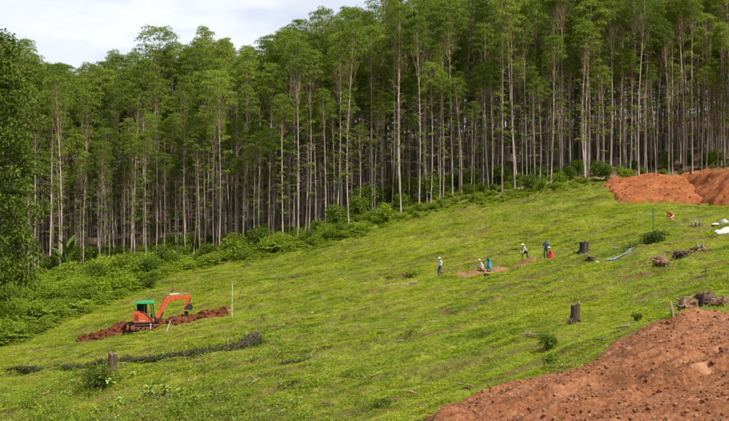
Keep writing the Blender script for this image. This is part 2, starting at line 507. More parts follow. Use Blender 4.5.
ga = gme.attributes.new('riser', 'FLOAT', 'POINT'); ga.data.foreach_set('value', (terracette(XX, YY)[2]*(1-lit.reshape(XX.shape))).ravel().astype(np.float32))
tag(add_obj('ground', gme), kind='structure')

# ------------------------------------------------------------------ scatter (only for what nobody could count)
def scatter(name, pts, rots, scl, idx, variants, label, cat):
    col = bpy.data.collections.new(name+'_kinds')
    for i, me in enumerate(variants):
        o = bpy.data.objects.new('%s_kind_%02d' % (name, i), me); col.objects.link(o)
    n = len(pts)
    me = bpy.data.meshes.new(name)
    me.vertices.add(n); me.vertices.foreach_set('co', np.asarray(pts, np.float32).ravel())
    a = me.attributes.new('rot', 'FLOAT_VECTOR', 'POINT'); a.data.foreach_set('vector', np.asarray(rots, np.float32).ravel())
    a = me.attributes.new('scl', 'FLOAT_VECTOR', 'POINT'); a.data.foreach_set('vector', np.asarray(scl, np.float32).ravel())
    a = me.attributes.new('idx', 'INT', 'POINT'); a.data.foreach_set('value', np.asarray(idx, np.int32))
    me.update()
    g = bpy.data.node_groups.new(name+'_nodes', 'GeometryNodeTree')
    g.interface.new_socket('Geometry', in_out='INPUT', socket_type='NodeSocketGeometry')
    g.interface.new_socket('Geometry', in_out='OUTPUT', socket_type='NodeSocketGeometry')
    N = g.nodes.new; K = g.links.new
    gi = N('NodeGroupInput'); go = N('NodeGroupOutput')
    ci = N('GeometryNodeCollectionInfo'); ci.inputs['Collection'].default_value = col
    ci.inputs['Separate Children'].default_value = True; ci.inputs['Reset Children'].default_value = True
    ip = N('GeometryNodeInstanceOnPoints'); ip.inputs['Pick Instance'].default_value = True
    def na(nm, ty):
        x = N('GeometryNodeInputNamedAttribute'); x.data_type = ty; x.inputs['Name'].default_value = nm
        return x.outputs['Attribute']
    e2r = N('FunctionNodeEulerToRotation')
    K(gi.outputs[0], ip.inputs['Points']); K(ci.outputs[0], ip.inputs['Instance'])
    K(na('idx', 'INT'), ip.inputs['Instance Index'])
    K(na('rot', 'FLOAT_VECTOR'), e2r.inputs[0]); K(e2r.outputs[0], ip.inputs['Rotation'])
    K(na('scl', 'FLOAT_VECTOR'), ip.inputs['Scale'])
    K(ip.outputs[0], go.inputs[0])
    o = add_obj(name, me)
    md = o.modifiers.new('spread', 'NODES'); md.node_group = g
    tag(o, label, cat, kind='stuff')
    return o

def leaf_quads(c, axis_dir, nrm, ln, wd, taper=0.35, droop=0.0):
    """one kite-ish quad per leaf; c base point (n,3)"""
    a = axis_dir/np.linalg.norm(axis_dir, axis=1, keepdims=True)
    s = np.cross(a, nrm); s /= np.linalg.norm(s, axis=1, keepdims=True)+1e-9
    ln = ln[:, None]; wd = wd[:, None]
    p0 = c; p1 = c+a*ln*0.45+s*wd*0.5; p2 = c+a*ln; p3 = c+a*ln*0.45-s*wd*0.5
    p2 = p2-np.array([0, 0, 1])*ln*droop
    n = len(c)
    v = np.stack([p0, p1, p2, p3], 1).reshape(-1, 3)
    f = np.arange(4*n).reshape(n, 4)
    return v, f
def rand_dirs(n, rng, zb=0.0):
    d = rng.normal(size=(n, 3)); d[:, 2] += zb
    return d/(np.linalg.norm(d, axis=1, keepdims=True)+1e-9)

# ------------------------------------------------------------------ dirt track, lower right
def pip(px, py, poly):
    inside = np.zeros(px.shape, bool); n = len(poly)
    for i in range(n):
        x1, y1 = poly[i]; x2, y2 = poly[(i+1) % n]
        c = ((y1 > py) != (y2 > py)) & (px < (x2-x1)*(py-y1)/(y2-y1+1e-12)+x1)
        inside ^= c
    return inside
def poly_sdf(px, py, poly):
    d = np.full(px.shape, 1e9); n = len(poly)
    for i in range(n):
        x1, y1 = poly[i]; x2, y2 = poly[(i+1) % n]
        ex, ey = x2-x1, y2-y1
        t = np.clip(((px-x1)*ex+(py-y1)*ey)/(ex*ex+ey*ey+1e-12), 0, 1)
        d = np.minimum(d, np.hypot(px-x1-t*ex, py-y1-t*ey))
    return np.where(pip(px, py, poly), d, -d)

def soil_sheet(name, poly, step, height, mat, edge_noise=(0.6, 0.8), lump=(0.1, 2.0), packed=None, extra=None, seed=3, sink=0.12):
    xs = [p[0] for p in poly]; ys = [p[1] for p in poly]
    ax = np.arange(min(xs)-1, max(xs)+1, step); ay = np.arange(min(ys)-1, max(ys)+1, step)
    X, Y = np.meshgrid(ax, ay)
    s = poly_sdf(X, Y, poly)+(fbm(X*edge_noise[1], Y*edge_noise[1], 4, seed)-0.5)*2*edge_noise[0]
    Z = HT(X, Y)
    k = np.clip(s/0.5, 0, 1); k = k*k*(3-2*k)
    ln = (fbm(X*lump[1]*0.45, Y*lump[1]*1.5, 5, seed+9)-0.42) if name == 'dirt_track' else fbm(X*lump[1], Y*lump[1], 5, seed+9)-0.42
    rid = np.abs(fbm(X*lump[1]*2.3, Y*lump[1]*2.3, 4, seed+33)-0.5)*2
    top = height(X, Y, s)+np.maximum(ln, -0.2)*lump[0]*2+(0.25-rid)*lump[0]*0.8
    pk = np.zeros_like(X)
    if packed is not None:
        pk = packed(X, Y)
        top = top*(1-0.6*pk) if name == 'dirt_track' else top
    top = np.maximum(top, 0.15 if name == 'dirt_track' else 0.035)
    Z = Z-sink+(top+sink)*k
    keep = s > -0.05
    n0, n1 = X.shape
    ids = np.arange(n0*n1).reshape(n0, n1)
    q = np.stack([ids[:-1,:-1], ids[:-1,1:], ids[1:,1:], ids[1:,:-1]], -1)
    kq = keep[:-1,:-1] & keep[:-1,1:] & keep[1:,1:] & keep[1:,:-1]
    q = q[kq]
    used = np.unique(q); remap = np.full(n0*n1, -1); remap[used] = np.arange(len(used))
    V = np.stack([X, Y, Z], -1).reshape(-1, 3)[used]
    me = mesh_np(name, V, remap[q], [mat], smooth=True)
    a = me.attributes.new('packed', 'FLOAT', 'POINT'); a.data.foreach_set('value', pk.ravel()[used].astype(np.float32))
    return me, V

te = [GR(u, v) for u, v in [(425,430),(470,409),(505,398),(545,387),(582,368),(620,346),(655,334),(690,321),(735,312),(800,306)]]
TRACK = te+[(34, 36), (30, 16), (12, 8), (3, 12), (2.0, 22)]
def trk_packed(X, Y):
    pts = [GR(u, v) for u, v in [(600,357),(660,356),(735,357)]]
    o = np.zeros_like(X)
    lines = [[GR(590,358), GR(650,357), GR(745,356)], [GR(640,345), GR(690,330), GR(745,322)], [GR(640,408), GR(690,400), GR(745,391)], [GR(560,412), GR(640,396), GR(745,375)], [GR(600,366), GR(660,364), GR(745,366)], [GR(650,350), GR(700,338), GR(745,333)], [GR(620,415), GR(690,412), GR(745,404)]]
    for ln in lines:
        d = np.full(X.shape, 1e9)
        for (x1, y1), (x2, y2) in zip(ln[:-1], ln[1:]):
            ex, ey = x2-x1, y2-y1
            t = np.clip(((X-x1)*ex+(Y-y1)*ey)/(ex*ex+ey*ey), 0, 1)
            d = np.minimum(d, np.hypot(X-x1-t*ex, Y-y1-t*ey))
        w = 0.05+0.22*fbm(X*0.7, Y*0.7, 2, 77)
        o = np.maximum(o, np.clip((w-d)/0.15, 0, 1)*np.clip((fbm(X*1.6, Y*1.6, 3, 91)-0.40)*6, 0, 1))
    return o*0.8
tme, TV = soil_sheet('dirt_track', TRACK, 0.065, lambda X, Y, s: 0.21+0*X, M_track, (0.75, 0.7), (0.10, 2.4), trk_packed, seed=5)
tag(add_obj('dirt_track', tme), kind='structure')

# the high red bank and the soil spread at the wood's edge
bk = [GR(u, v) for u, v in [(686,186),(694,198),(708,208),(729,207),(770,205)]]
BANK = bk+[(66, 112), (66, 128), (45, 127), (41.5, 121)]
def bank_h(X, Y, s):
    top = 4.75+0.25*(fbm(X*0.15, Y*0.15, 2, 3)-0.5)-HT(X, Y)
    face = np.clip(s, 0, None)*0.75
    a = np.minimum(top, face); k = 0.35
    return np.maximum(np.where(True, -np.log(np.exp(-np.clip(top, -3, 20)/k)+np.exp(-np.clip(face, -3, 20)/k))*k+0.12, a), 0.05)
bme, BV = soil_sheet('red_earth_bank', BANK, 0.16, bank_h, M_red, (0.9, 0.5), (0.13, 0.9), lambda X, Y: 0.5*np.clip((poly_sdf(X, Y, BANK)*0.75-(4.75-HT(X, Y)))*1.5, 0, 1)*np.clip(fbm(X*0.5, Y*0.5, 3, 8)*2-0.3, 0, 1), seed=15)  # paler colour over the bank's flat top
tag(add_obj('red_earth_bank', bme), 'high flat-topped bank of bare red earth at the forest edge', 'earth bank', kind='structure')
SPREAD = [GR(u, v) for u, v in [(600,189),(612,196),(621,203),(645,204),(668,203),(688,205),(704,207)]]+[GR(u, v) for u, v in [(712,190),(690,177),(664,179),(630,181),(606,183)]]
sme, SV = soil_sheet('red_soil_spread', SPREAD, 0.16, lambda X, Y, s: 0.16+np.clip(s*0.16, 0, 0.8), M_red, (1.3, 0.5), (0.22, 0.8), seed=25)
tag(add_obj('red_soil_spread', sme), 'low spread of churned red soil left of the high bank', 'soil', kind='structure')

# trench spoil under the excavator, thin tan strip by the workers
def strip_poly(pts, w0, w1):
    g = [Vector(GR(u, v)) for u, v in pts]
    l, r = [], []
    for i, p in enumerate(g):
        t = (g[min(i+1, len(g)-1)]-g[max(i-1, 0)]).normalized(); nn = Vector((-t.y, t.x))
        w = w0+(w1-w0)*i/(len(g)-1)
        w *= 0.45 if i in (0, len(g)-1) else 1
        l.append(tuple(p+nn*w)); r.append(tuple(p-nn*w))
    return l+r[::-1]
SPOIL = strip_poly([(76,342),(100,337),(130,331),(165,327),(200,320),(231,314)], 1.9, 1.5)
dme, DV = soil_sheet('dug_soil_strip', SPOIL, 0.09, lambda X, Y, s: 0.06+np.clip(s*0.26, 0, 0.32)*(0.3+1.4*fbm(X*0.5, Y*0.5, 3, 12)), M_dug, (1.0, 0.7), (0.26, 1.3), seed=35)
tag(add_obj('dug_soil_strip', dme), 'strip of freshly dug dark red soil beneath the orange excavator', 'soil', kind='structure')
TANS = strip_poly([(446,277),(470,274),(500,269),(525,264),(552,258)], 1.25, 1.2)
nme, NV = soil_sheet('tan_soil_strip', TANS, 0.10, lambda X, Y, s: 0.03+np.clip(s*0.1, 0, 0.08), M_tan, (1.3, 0.75), (0.13, 1.3), seed=45)
tag(add_obj('tan_soil_strip', nme), 'narrow scraped strip of tan soil along the line of workers', 'soil', kind='structure')

def bare(X, Y):
    return (poly_sdf(X, Y, TRACK) > -0.1) | (poly_sdf(X, Y, BANK) > 0.2) | (poly_sdf(X, Y, SPREAD) > 0) | (poly_sdf(X, Y, SPOIL) > 0.1) | (poly_sdf(X, Y, TANS) > 1.0)

# clods and stones
def clod_mesh(name, mat, seed, flat=0.75):
    r = np.random.default_rng(seed)
    bm = bmesh.new(); bmesh.ops.create_icosphere(bm, subdivisions=1, radius=0.5)
    for v in bm.verts:
        v.co *= 1+r.uniform(-0.28, 0.22); v.co.z *= flat
    me = bpy.data.meshes.new(name); bm.to_mesh(me); bm.free(); me.materials.append(mat)
    return me
def clods(name, V, n, mat, smin, smax, seed, label, poly=None):
    r = np.random.default_rng(seed)
    k = r.integers(0, len(V), n)
    p = V[k]+r.normal(size=(n, 3))*[0.04, 0.04, 0.0]
    s = smin+(smax-smin)*np.where(r.random(n) < 0.006, r.uniform(1.0, 2.2, n), r.random(n)**3)
    p[:, 2] += s*0.15
    scatter(name, p, r.uniform(-3, 3, (n, 3))*[0.2, 0.2, 1], np.stack([s, s*r.uniform(.7, 1.2, n), s*r.uniform(.7, 1.1, n)], 1), r.integers(0, 5, n),
            [clod_mesh('clod', mat, seed+i) for i in range(5)], label, 'clods')
M_clod_d = plain('dark_clod', (0.115, 0.046, 0.020), 0.95, 0, 0.3, 5, 0.5)
M_clod_l = plain('dry_clod', (0.36, 0.185, 0.095), 0.95, 0, 0.3, 5, 0.5)
clods('track_clods', TV, 30000, M_track, 0.025, 0.13, 1, 'loose brown clods strewn over the dirt track')
clods('damp_clods', TV, 500, M_clod_d, 0.02, 0.10, 4, 'dark damp clods strewn over the dirt track')
clods('dry_clods', TV, 6000, M_clod_l, 0.025, 0.12, 6, 'pale dry clods strewn over the dirt track')
sx_, sy_ = RNG.uniform(0, 26, 60000), RNG.uniform(14, 44, 60000)
sd_ = poly_sdf(sx_, sy_, TRACK); kp = (sd_ < 0.2) & (RNG.random(60000) < np.exp(np.clip(sd_, -9, 0)/0.8)*0.75)
sx_, sy_ = sx_[kp], sy_[kp]
clods('spilled_clods', np.stack([sx_, sy_, HT(sx_, sy_)+0.02], 1), 2600, M_track, 0.03, 0.14, 9, 'brown clods spilled from the dirt onto the grass edge')
clods('spoil_clods', DV, 1500, M_dug, 0.08, 0.5, 2, 'dark red clods of the dug soil strip')
clods('bank_clods', np.concatenate([SV, BV]), 1400, M_red, 0.06, 0.4, 3, 'red clods on the earth bank and soil spread')

# ------------------------------------------------------------------ grass
def tuft(name, seed, n, hmin, hmax, rad, wid, mat=None):
    r = np.random.default_rng(seed)
    an = r.uniform(0, 2*PI, n); rr = rad*np.sqrt(r.random(n))
    b = np.stack([np.cos(an)*rr, np.sin(an)*rr, np.full(n, -0.03)], 1)
    lean = np.stack([np.cos(an), np.sin(an), np.zeros(n)], 1)*r.uniform(0.4, 2.2, (n, 1))+r.normal(size=(n, 3))*0.3
    lean[:, 2] = 1.0
    nrm = rand_dirs(n, r, 1.2)
    v, f = leaf_quads(b, lean, nrm, r.uniform(hmin, hmax, n), np.full(n, wid), droop=0.18)
    return mesh_np(name, v, f, [mat or M_grass])
tufts = [tuft('tuft', 100+i, 30, 0.05, 0.09+0.030*i, 0.27, 0.036) for i in range(4)]
N_T = 330000
# more tufts close to the camera, fewer far away
dd = 18+(150-18)*RNG.random(N_T)**0.9
uu = RNG.uniform(-90, 820, N_T)
tx = (uu-UC)/FPX*dd; ty = dd
ok = (ty < LAWN_EDGE(tx)+5) & ~bare(tx, ty)
thin = fbm(tx*0.3, ty*0.9, 4, 71)
ok &= RNG.random(N_T) < np.clip((thin-0.22)/0.3, 0.30, 1)*(1-0.97*terracette(tx, ty)[2])
tx, ty = tx[ok], ty[ok]
tz = HT(tx, ty); n = len(tx)
big = fbm(tx*0.25, ty*0.7, 3, 81)
s = (0.5+0.6*RNG.random(n))*(0.4+1.2*big)*(0.75+ty/160)
scatter('meadow_grass', np.stack([tx, ty, tz], 1), np.stack([RNG.normal(0, .12, n), RNG.normal(0, .12, n), RNG.uniform(0, 6.28, n)], 1),
        np.stack([s, s, s*RNG.uniform(.6, 1.1, n)], 1), RNG.integers(0, 4, n), tufts, 'short yellow-green grass covering the cleared slope', 'grass')

# taller tussocks and weeds that break the turf
def weed(name, seed, n, ln, wd, mat, spread=0.25, up=0.6):
    r = np.random.default_rng(seed)
    b = r.normal(size=(n, 3))*[spread, spread, 0]; b[:, 2] = np.abs(r.normal(size=n))*spread*0.9
    d = rand_dirs(n, r, up); v, f = leaf_quads(b, d, rand_dirs(n, r, 1.0), r.uniform(.6, 1.1, n)*ln, r.uniform(.7, 1.2, n)*wd, droop=0.35)
    return mesh_np(name, v, f, [mat])
weeds = [weed('weed', 200, 60, 0.16, 0.075, M_shrub), weed('weed', 201, 45, 0.20, 0.09, M_fern), weed('weed', 202, 55, 0.30, 0.03, M_fern, 0.16, 1.2),
         weed('weed', 203, 40, 0.26, 0.02, M_dead, 0.22, 0.5), weed('weed', 204, 22, 0.15, 0.08, M_pale, 0.18)]
n = 36000
dd = 18+(140-18)*RNG.random(n)**0.9; uu = RNG.uniform(-90, 820, n)
wx = (uu-UC)/FPX*dd; wy = dd
cl = fbm(wx*0.35, wy*0.8, 3, 131)
nearl = np.clip((75-wy)/30, 0, 1)*np.clip((2-wx)/11, 0, 1)
ok = (wy < LAWN_EDGE(wx)+2) & (poly_sdf(wx, wy, TRACK) < -0.1) & (poly_sdf(wx, wy, BANK) < 0) & (poly_sdf(wx, wy, SPREAD) < -.3) & (poly_sdf(wx, wy, SPOIL) < 0) & (RNG.random(n) < np.clip((cl-0.50)*5, 0.02, 1)*0.40*np.clip(1.7-wy/75, 0.35, 1)+nearl*0.9)
wx, wy = wx[ok], wy[ok]; n = len(wx)
s = RNG.uniform(0.3, 0.95, n)*(1+0.9*nearl[ok])
scatter('meadow_weeds', np.stack([wx, wy, HT(wx, wy)], 1), np.stack([RNG.normal(0, .1, n), RNG.normal(0, .1, n), RNG.uniform(0, 6.28, n)], 1),
        np.stack([s, s, s*RNG.uniform(.6, 1.1, n)], 1), RNG.choice(5, n, p=[.30, .16, .18, .28, .08]), weeds, 'low weeds and dry tufts scattered through the grass', 'weeds')
# dry sticks and bits of bark left by the clearing
def twig(name, seed):
    r = np.random.default_rng(seed); mb = MB()
    p = [Vector((x*0.25, r.normal()*0.05, 0.03+r.random()*0.06)) for x in range(-2, 3)]
    mb.tube(p, [0.012, 0.03, 0.034, 0.028, 0.01], 5)
    mb.tube([p[2], p[2]+Vector((0.2, 0.22, 0.1)), p[2]+Vector((0.3, 0.4, 0.12))], [0.016, 0.012, 0.006], 4)
    return mb.mesh(name, M_stick)
n = 900
dd = 20+110*RNG.random(n); uu = RNG.uniform(-60, 790, n); kx = (uu-UC)/FPX*dd; ky = dd
ok = (ky < LAWN_EDGE(kx)) & (poly_sdf(kx, ky, TRACK) < 0.3) & (poly_sdf(kx, ky, BANK) < 0) & (poly_sdf(kx, ky, SPOIL) < 0)
kx, ky = kx[ok], ky[ok]; n = len(kx); s = RNG.uniform(0.3, 1.3, n)
scatter('felling_debris', np.stack([kx, ky, HT(kx, ky)+0.03], 1), np.stack([RNG.normal(0, .1, n), RNG.normal(0, .1, n), RNG.uniform(0, 6.28, n)], 1),
        np.stack([s, s, s], 1), RNG.integers(0, 3, n), [twig('twig', 300+i) for i in range(3)], 'dry sticks and twigs lying about the slope', 'sticks')

# ------------------------------------------------------------------ eucalyptus plantation
TREE_H = 26.0
M_deadtwig = plain('dead_twigs', (0.30, 0.18, 0.13), 0.9)
def euc_variant(seed, crown_from=0.50, width=1.0, dense=1.0, sprouts=6):
    r = np.random.default_rng(seed)
    bend = r.normal(size=2)*0.45; bend2 = r.normal(size=2)*0.22
    def axis_pt(t):
        return Vector((bend[0]*t*t+bend2[0]*math.sin(t*5), bend[1]*t*t+bend2[1]*math.sin(t*4.3), TREE_H*0.985*t))
    tb = MB()
    ts = np.linspace(0, 1, 15)
    tb.tube([axis_pt(t)-(Vector((0, 0, 0.4)) if t == 0 else Vector((0, 0, 0))) for t in ts], [0.100*(1-t)**0.8+0.015+(0.035 if t == 0 else 0) for t in ts], 7, cap=False)
    # dead twigs on the bare bole
    tb.cur = 1
    for i in range(34):
        t = r.uniform(0.24, crown_from+0.12); a = r.uniform(0, 2*PI); ln = r.uniform(0.5, 2.0)
        p = axis_pt(t); d = Vector((math.cos(a), math.sin(a), r.uniform(-0.3, 0.5)))
        tb.tube([p, p+d*ln*0.6, p+d*ln+Vector((0, 0, -0.15*ln))], [0.024, 0.017, 0.008], 3, cap=False)
    tb.cur = 0
    clumps = []
    tb.cur = 1
    # sparse sprays up the bole, then a rounded head carried on rising limbs
    nb = int(9*dense)
    for i in range(nb):
        q = (i+r.random())/nb
        t = crown_from+(0.80-crown_from)*q
        ln = r.uniform(0.5, 1.35)*width; a = i*2.399+r.normal()*0.5
        p = axis_pt(t); d = Vector((math.cos(a), math.sin(a), r.uniform(0.3, 0.9)))
        e = p+d*ln; m = p+d*ln*0.5+Vector((0, 0, -0.10*ln))
        tb.tube([p, m, e], [0.028, 0.020, 0.010], 4, cap=False)
        clumps.append((e, r.uniform(0.25, 0.50)))
    hd_h = 26.0*0.115; nh = int(26*dense)
    cz = 0.985-0.105
    for i in range(nh):
        a = i*2.399+r.normal()*0.35; el = math.asin(min(1, max(-0.60, -0.55+1.50*(i+0.5)/nh)))
        rx = 1.75*width*r.uniform(0.70, 1.05)
        cpt = axis_pt(cz); e = cpt+Vector((math.cos(a)*math.cos(el)*rx, math.sin(a)*math.cos(el)*rx, math.sin(el)*hd_h*r.uniform(0.8, 1.05)))
        p = axis_pt(min(0.97, max(0.62, cz-0.13+0.13*math.sin(el)+r.uniform(-0.05, 0.05))))
        tb.tube([p, p.lerp(e, 0.5)+Vector((0, 0, 0.12)), e], [0.021, 0.013, 0.006], 4, cap=False)
        clumps.append((e, r.uniform(0.42, 0.82)*(0.75+0.25*width)))
    tb.cur = 0
    clumps.append((axis_pt(0.97), 0.75*width))
    for i in range(sprouts):                       # leafy shoots on the bole
        t = r.uniform(0.20, crown_from); a = r.uniform(0, 6.28); p = axis_pt(t)
        e = p+Vector((math.cos(a), math.sin(a), 0.5))*r.uniform(0.3, 0.9)
        tb.tube([p, e], [0.02, 0.008], 3, cap=False)
        clumps.append((e, r.uniform(0.25, 0.5)))
    vs, fs, off = [], [], 0
    for c, rad in clumps:
        n = int(120*rad*rad/0.5)+16
        d = rand_dirs(n, r, 0.75)                  # umbrella-shaped sprays, open below
        d[:, 2] = np.where(d[:, 2] < -0.25, -d[:, 2], d[:, 2])
        rr = rad*r.uniform(0.45, 1.0, (n, 1))**0.6
        cen = np.array(c)+d*rr*np.array([1.25, 1.25, 0.66])
        ax = d*[0.8, 0.8, 0.2]+r.normal(size=(n, 3))*0.45; ax[:, 2] -= 0.30
        nr = d*0.6+rand_dirs(n, r, 0.9)
        v, f = leaf_quads(cen, ax, nr, r.uniform(0.16, 0.36, n), r.uniform(0.065, 0.125, n), droop=0.15)
        vs.append(v); fs.append(f+off); off += len(v)
    crown = mesh_np('crown', np.concatenate(vs), np.concatenate(fs), [M_euc])
    trunk = tb.mesh('trunk', [M_trunk, M_deadtwig], smooth=True)
    return trunk, crown
specs = [(0.48, 1.0, 1.0, 5), (0.55, 0.85, 0.8, 7), (0.42, 1.05, 1.15, 5), (0.60, 0.95, 0.75, 4), (0.62, 1.45, 1.1, 2), (0.42, 0.8, 1.2, 6), (0.58, 1.2, 0.85, 5), (0.45, 0.95, 0.95, 9), (0.52, 1.25, 1.05, 3), (0.38, 0.75, 1.5, 8), (0.66, 1.1, 0.7, 3)]
EUC = [euc_variant(500+i, *sp) for i, sp in enumerate(specs)]
def joined(trunk, crown, name):
    bm = bmesh.new(); bm.from_mesh(trunk); k = len(bm.faces); bm.from_mesh(crown)
    bm.faces.ensure_lookup_table()
    for i in range(k, len(bm.faces)): bm.faces[i].material_index = 2
    me = bpy.data.meshes.new(name); bm.to_mesh(me); bm.free()
    me.materials.append(M_trunk); me.materials.append(M_deadtwig); me.materials.append(M_euc)
    return me
r = np.random.default_rng(77)
stems = []
for row in range(0, 46):
    x = -100.0
    while x < 100:
        x += 1.80+r.normal()*0.45
        if r.random() < (0.15 if row else 0.28): continue
        xx = x+r.normal()*0.3; yy = float(WOOD_EDGE(xx))+row*2.6+r.normal()*(0.55 if row else 1.3)
        u = UC+FPX*xx/yy
        if u < -110 or u > 840: continue
        if row > 28 and r.random() < 0.35: continue
        stems.append([xx, yy, row, u])
ORD = ['first', 'second', 'third', 'fourth', 'fifth', 'sixth', 'seventh', 'eighth', 'ninth', 'tenth', 'eleventh', 'twelfth', 'thirteenth', 'fourteenth']
CARD = ['one', 'two', 'three', 'four', 'five', 'six', 'seven', 'eight', 'nine', 'ten', 'eleven', 'twelve', 'thirteen', 'fourteen']
SECT = [(-20, 50, 'behind the dark broadleaf tree'), (50, 105, 'above the upright-fronded plant'), (105, 190, 'above the orange excavator'),
        (190, 262, 'above the white pole'), (262, 335, 'left of the middle'), (335, 400, 'in the middle of the wood edge'),
        (400, 462, 'above the white-shirted worker'), (462, 515, 'above the teal-dressed worker'), (515, 570, 'above the dark-clad standing worker'),
        (570, 622, 'just left of the red earth'), (622, 684, 'behind the low red soil spread'), (684, 750, 'behind the high red bank')]
def sect(u):
    for i, (a, b, t) in enumerate(SECT):
        if a <= u < b: return i
    return None
things_, far = [], []
# a few giants that stand above the canopy
GIANTS = [(157, 9, 1.36, 'very tall eucalyptus whose round crown rises alone above the left canopy'), (322, 8, 1.26, 'tall eucalyptus with crown breaking the skyline where the sky narrows'),
          (218, 9, 1.20, 'tall eucalyptus with airy crown against the sky above the white pole'), (44, 10, 1.16, 'tall eucalyptus with dark crown on the skyline beside the left broadleaf tree')]
stems.sort(key=lambda q: q[2]*1000+q[0])
for st in stems:
    if sect(st[3]) is not None and len(things_) < 292: things_.append(st)
    else: far.append(st)
cnt = {}
for st in sorted(things_, key=lambda q: q[3]):
    if st[2] <= 1:
        k = (sect(st[3]), st[2]); cnt[k] = cnt.get(k, 0)+1; st.append(cnt[k])
def tree_height(u, rr, row=9):
    if row < 7 and rr.random() < (0.62 if u < 330 else 0.30): return rr.uniform(0.50, 0.82)
    return np.interp(u, [-100, 30, 110, 200, 300, 420, 729, 900], [1.08, 1.08, 1.06, 1.04, 1.07, 1.06, 1.03, 1.03])*rr.choice([rr.uniform(0.55, 0.80), rr.uniform(0.78, 1.0), rr.uniform(0.92, 1.12)])
def plant_euc(x, y, v, sc, rz, label, group, tilt):
    t = thing('eucalyptus_tree', label, 'tree', (x, y, h1(x, y)-0.05), (tilt[0], tilt[1], rz), 1.0, group)
    wdt = sc*random.uniform(0.70, 1.05)
    t.scale = (wdt, wdt, sc)
    tr, cr_ = EUC[v]
    add_obj('trunk', tr, t); add_obj('crown', cr_, t)
    return t
rr = np.random.default_rng(5)
for st in things_:
    x, y, row, u = st[:4]; s_ = sect(u); tail = SECT[s_][2]
    if row == 0: label = 'pale eucalyptus, %s in the front row %s' % (ORD[min(st[4]-1, 13)], tail)
    elif row == 1: label = 'eucalyptus, %s in the second row %s' % (ORD[min(st[4]-1, 13)], tail)
    else: label = 'slim eucalyptus deeper in the wood, row %s, %s' % (CARD[row], tail)
    plant_euc(x, y, int(rr.integers(0, len(EUC))), float(tree_height(u, rr, row)), rr.uniform(0, 6.28), label, 'eucalyptus trees of the plantation', rr.normal(0, 0.020, 2))
for (u, row, sc, label) in GIANTS:
    x = (u-UC)/FPX*150; 
    for _ in range(6):
        y = float(WOOD_EDGE(x))+row*2.6; x = (u-UC)/FPX*y
    plant_euc(x, y, 4, sc, rr.uniform(0, 6), label, 'eucalyptus trees of the plantation', (0, 0))
n = len(far); fa = np.array([q[:4] for q in far])
sc = np.array([tree_height(q[3], rr, q[2]) for q in fa])*np.interp(fa[:, 2], [0, 6, 10, 20, 25, 46], [1, 1, 1.08, 1.0, 0.72, 0.62])
sc = sc*np.where((rr.random(n) < 0.12) & (fa[:, 2] < 20), 1.15, 1.0)
wd_ = sc*rr.uniform(0.70, 1.05, n)
scatter('distant_plantation', np.stack([fa[:, 0], fa[:, 1], HT(fa[:, 0], fa[:, 1])-0.05], 1), np.stack([rr.normal(0, .020, n), rr.normal(0, .020, n), rr.uniform(0, 6.28, n)], 1),
        np.stack([wd_, wd_, sc], 1), rr.integers(0, len(EUC), n), [joined(t, c, 'tree') for t, c in EUC], 'deep rows of eucalyptus behind the first rows of the wood', 'trees')

# ------------------------------------------------------------------ broadleaf tree at the left border
def broadleaf(seed, height, rad, low, nclump, mat, leaf, mbk, per=80):
    r = np.random.default_rng(seed); tb = MB(); cl = []
    pts = [Vector((math.sin(t*3)*0.25, math.cos(t*2)*0.2, height*0.95*t-0.3)) for t in np.linspace(0, 1, 10)]
    tb.tube(pts, [0.32*(1-t)**0.8+0.03 for t in np.linspace(0, 1, 10)], 8, cap=False)
    for i in range(nclump):
        q = (i+r.random())/nclump; t = low+(0.97-low)*q
        p = pts[min(9, int(t*9))].lerp(pts[min(9, int(t*9)+1)], t*9-int(t*9))
        env = rad*math.sqrt(max(0.05, 1-((q-0.38)/0.66)**2))
        a = i*2.399+r.normal()*0.3; ln = env*r.uniform(0.35, 1.0)
        e = p+Vector((math.cos(a)*ln, math.sin(a)*ln, ln*r.uniform(0.05, 0.5)))
        if ln > env*0.5: tb.tube([p, p.lerp(e, 0.5)+Vector((0, 0, 0.15)), e], [0.07, 0.045, 0.012], 4, cap=False)
        cl.append((e, r.uniform(0.55, 1.15)))
    vs, fs, off = [], [], 0
    for c, rd in cl:
        n = int(per*rd*rd)+15; d = rand_dirs(n, r, 0.2)
        cen = np.array(c)+d*rd*r.uniform(0.2, 1, (n, 1))**0.5*np.array([1.1, 1.1, 0.8])
        ax = d*0.6+r.normal(size=(n, 3))*0.6; ax[:, 2] -= 0.3
        v, f = leaf_quads(cen, ax, rand_dirs(n, r, 0.8), r.uniform(0.7, 1.3, n)*leaf, r.uniform(0.32, 0.5, n)*leaf, droop=0.2)
        vs.append(v); fs.append(f+off); off += len(v)
    return tb.mesh('trunk', mbk, smooth=True), mesh_np('crown', np.concatenate(vs), np.concatenate(fs), [mat])
bx_, by_ = (-8-UC)/FPX*92, 92.0
M_leftleaf = leaf_mat('lush_broad_leaves', [(0.024, 0.046, 0.008), (0.062, 0.100, 0.010), (0.160, 0.200, 0.020)], 0.32, 0.5, 0.2)
t = thing('broadleaf_tree', 'dark leafy broadleaf tree hanging into view at the left border', 'tree', (bx_, by_, h1(bx_, by_)))
tr, cr_ = broadleaf(9, 33.5, 4.7, 0.17, 280, M_leftleaf, 0.40, M_darkbark, 115)
add_obj('trunk', tr, t); add_obj('crown', cr_, t)

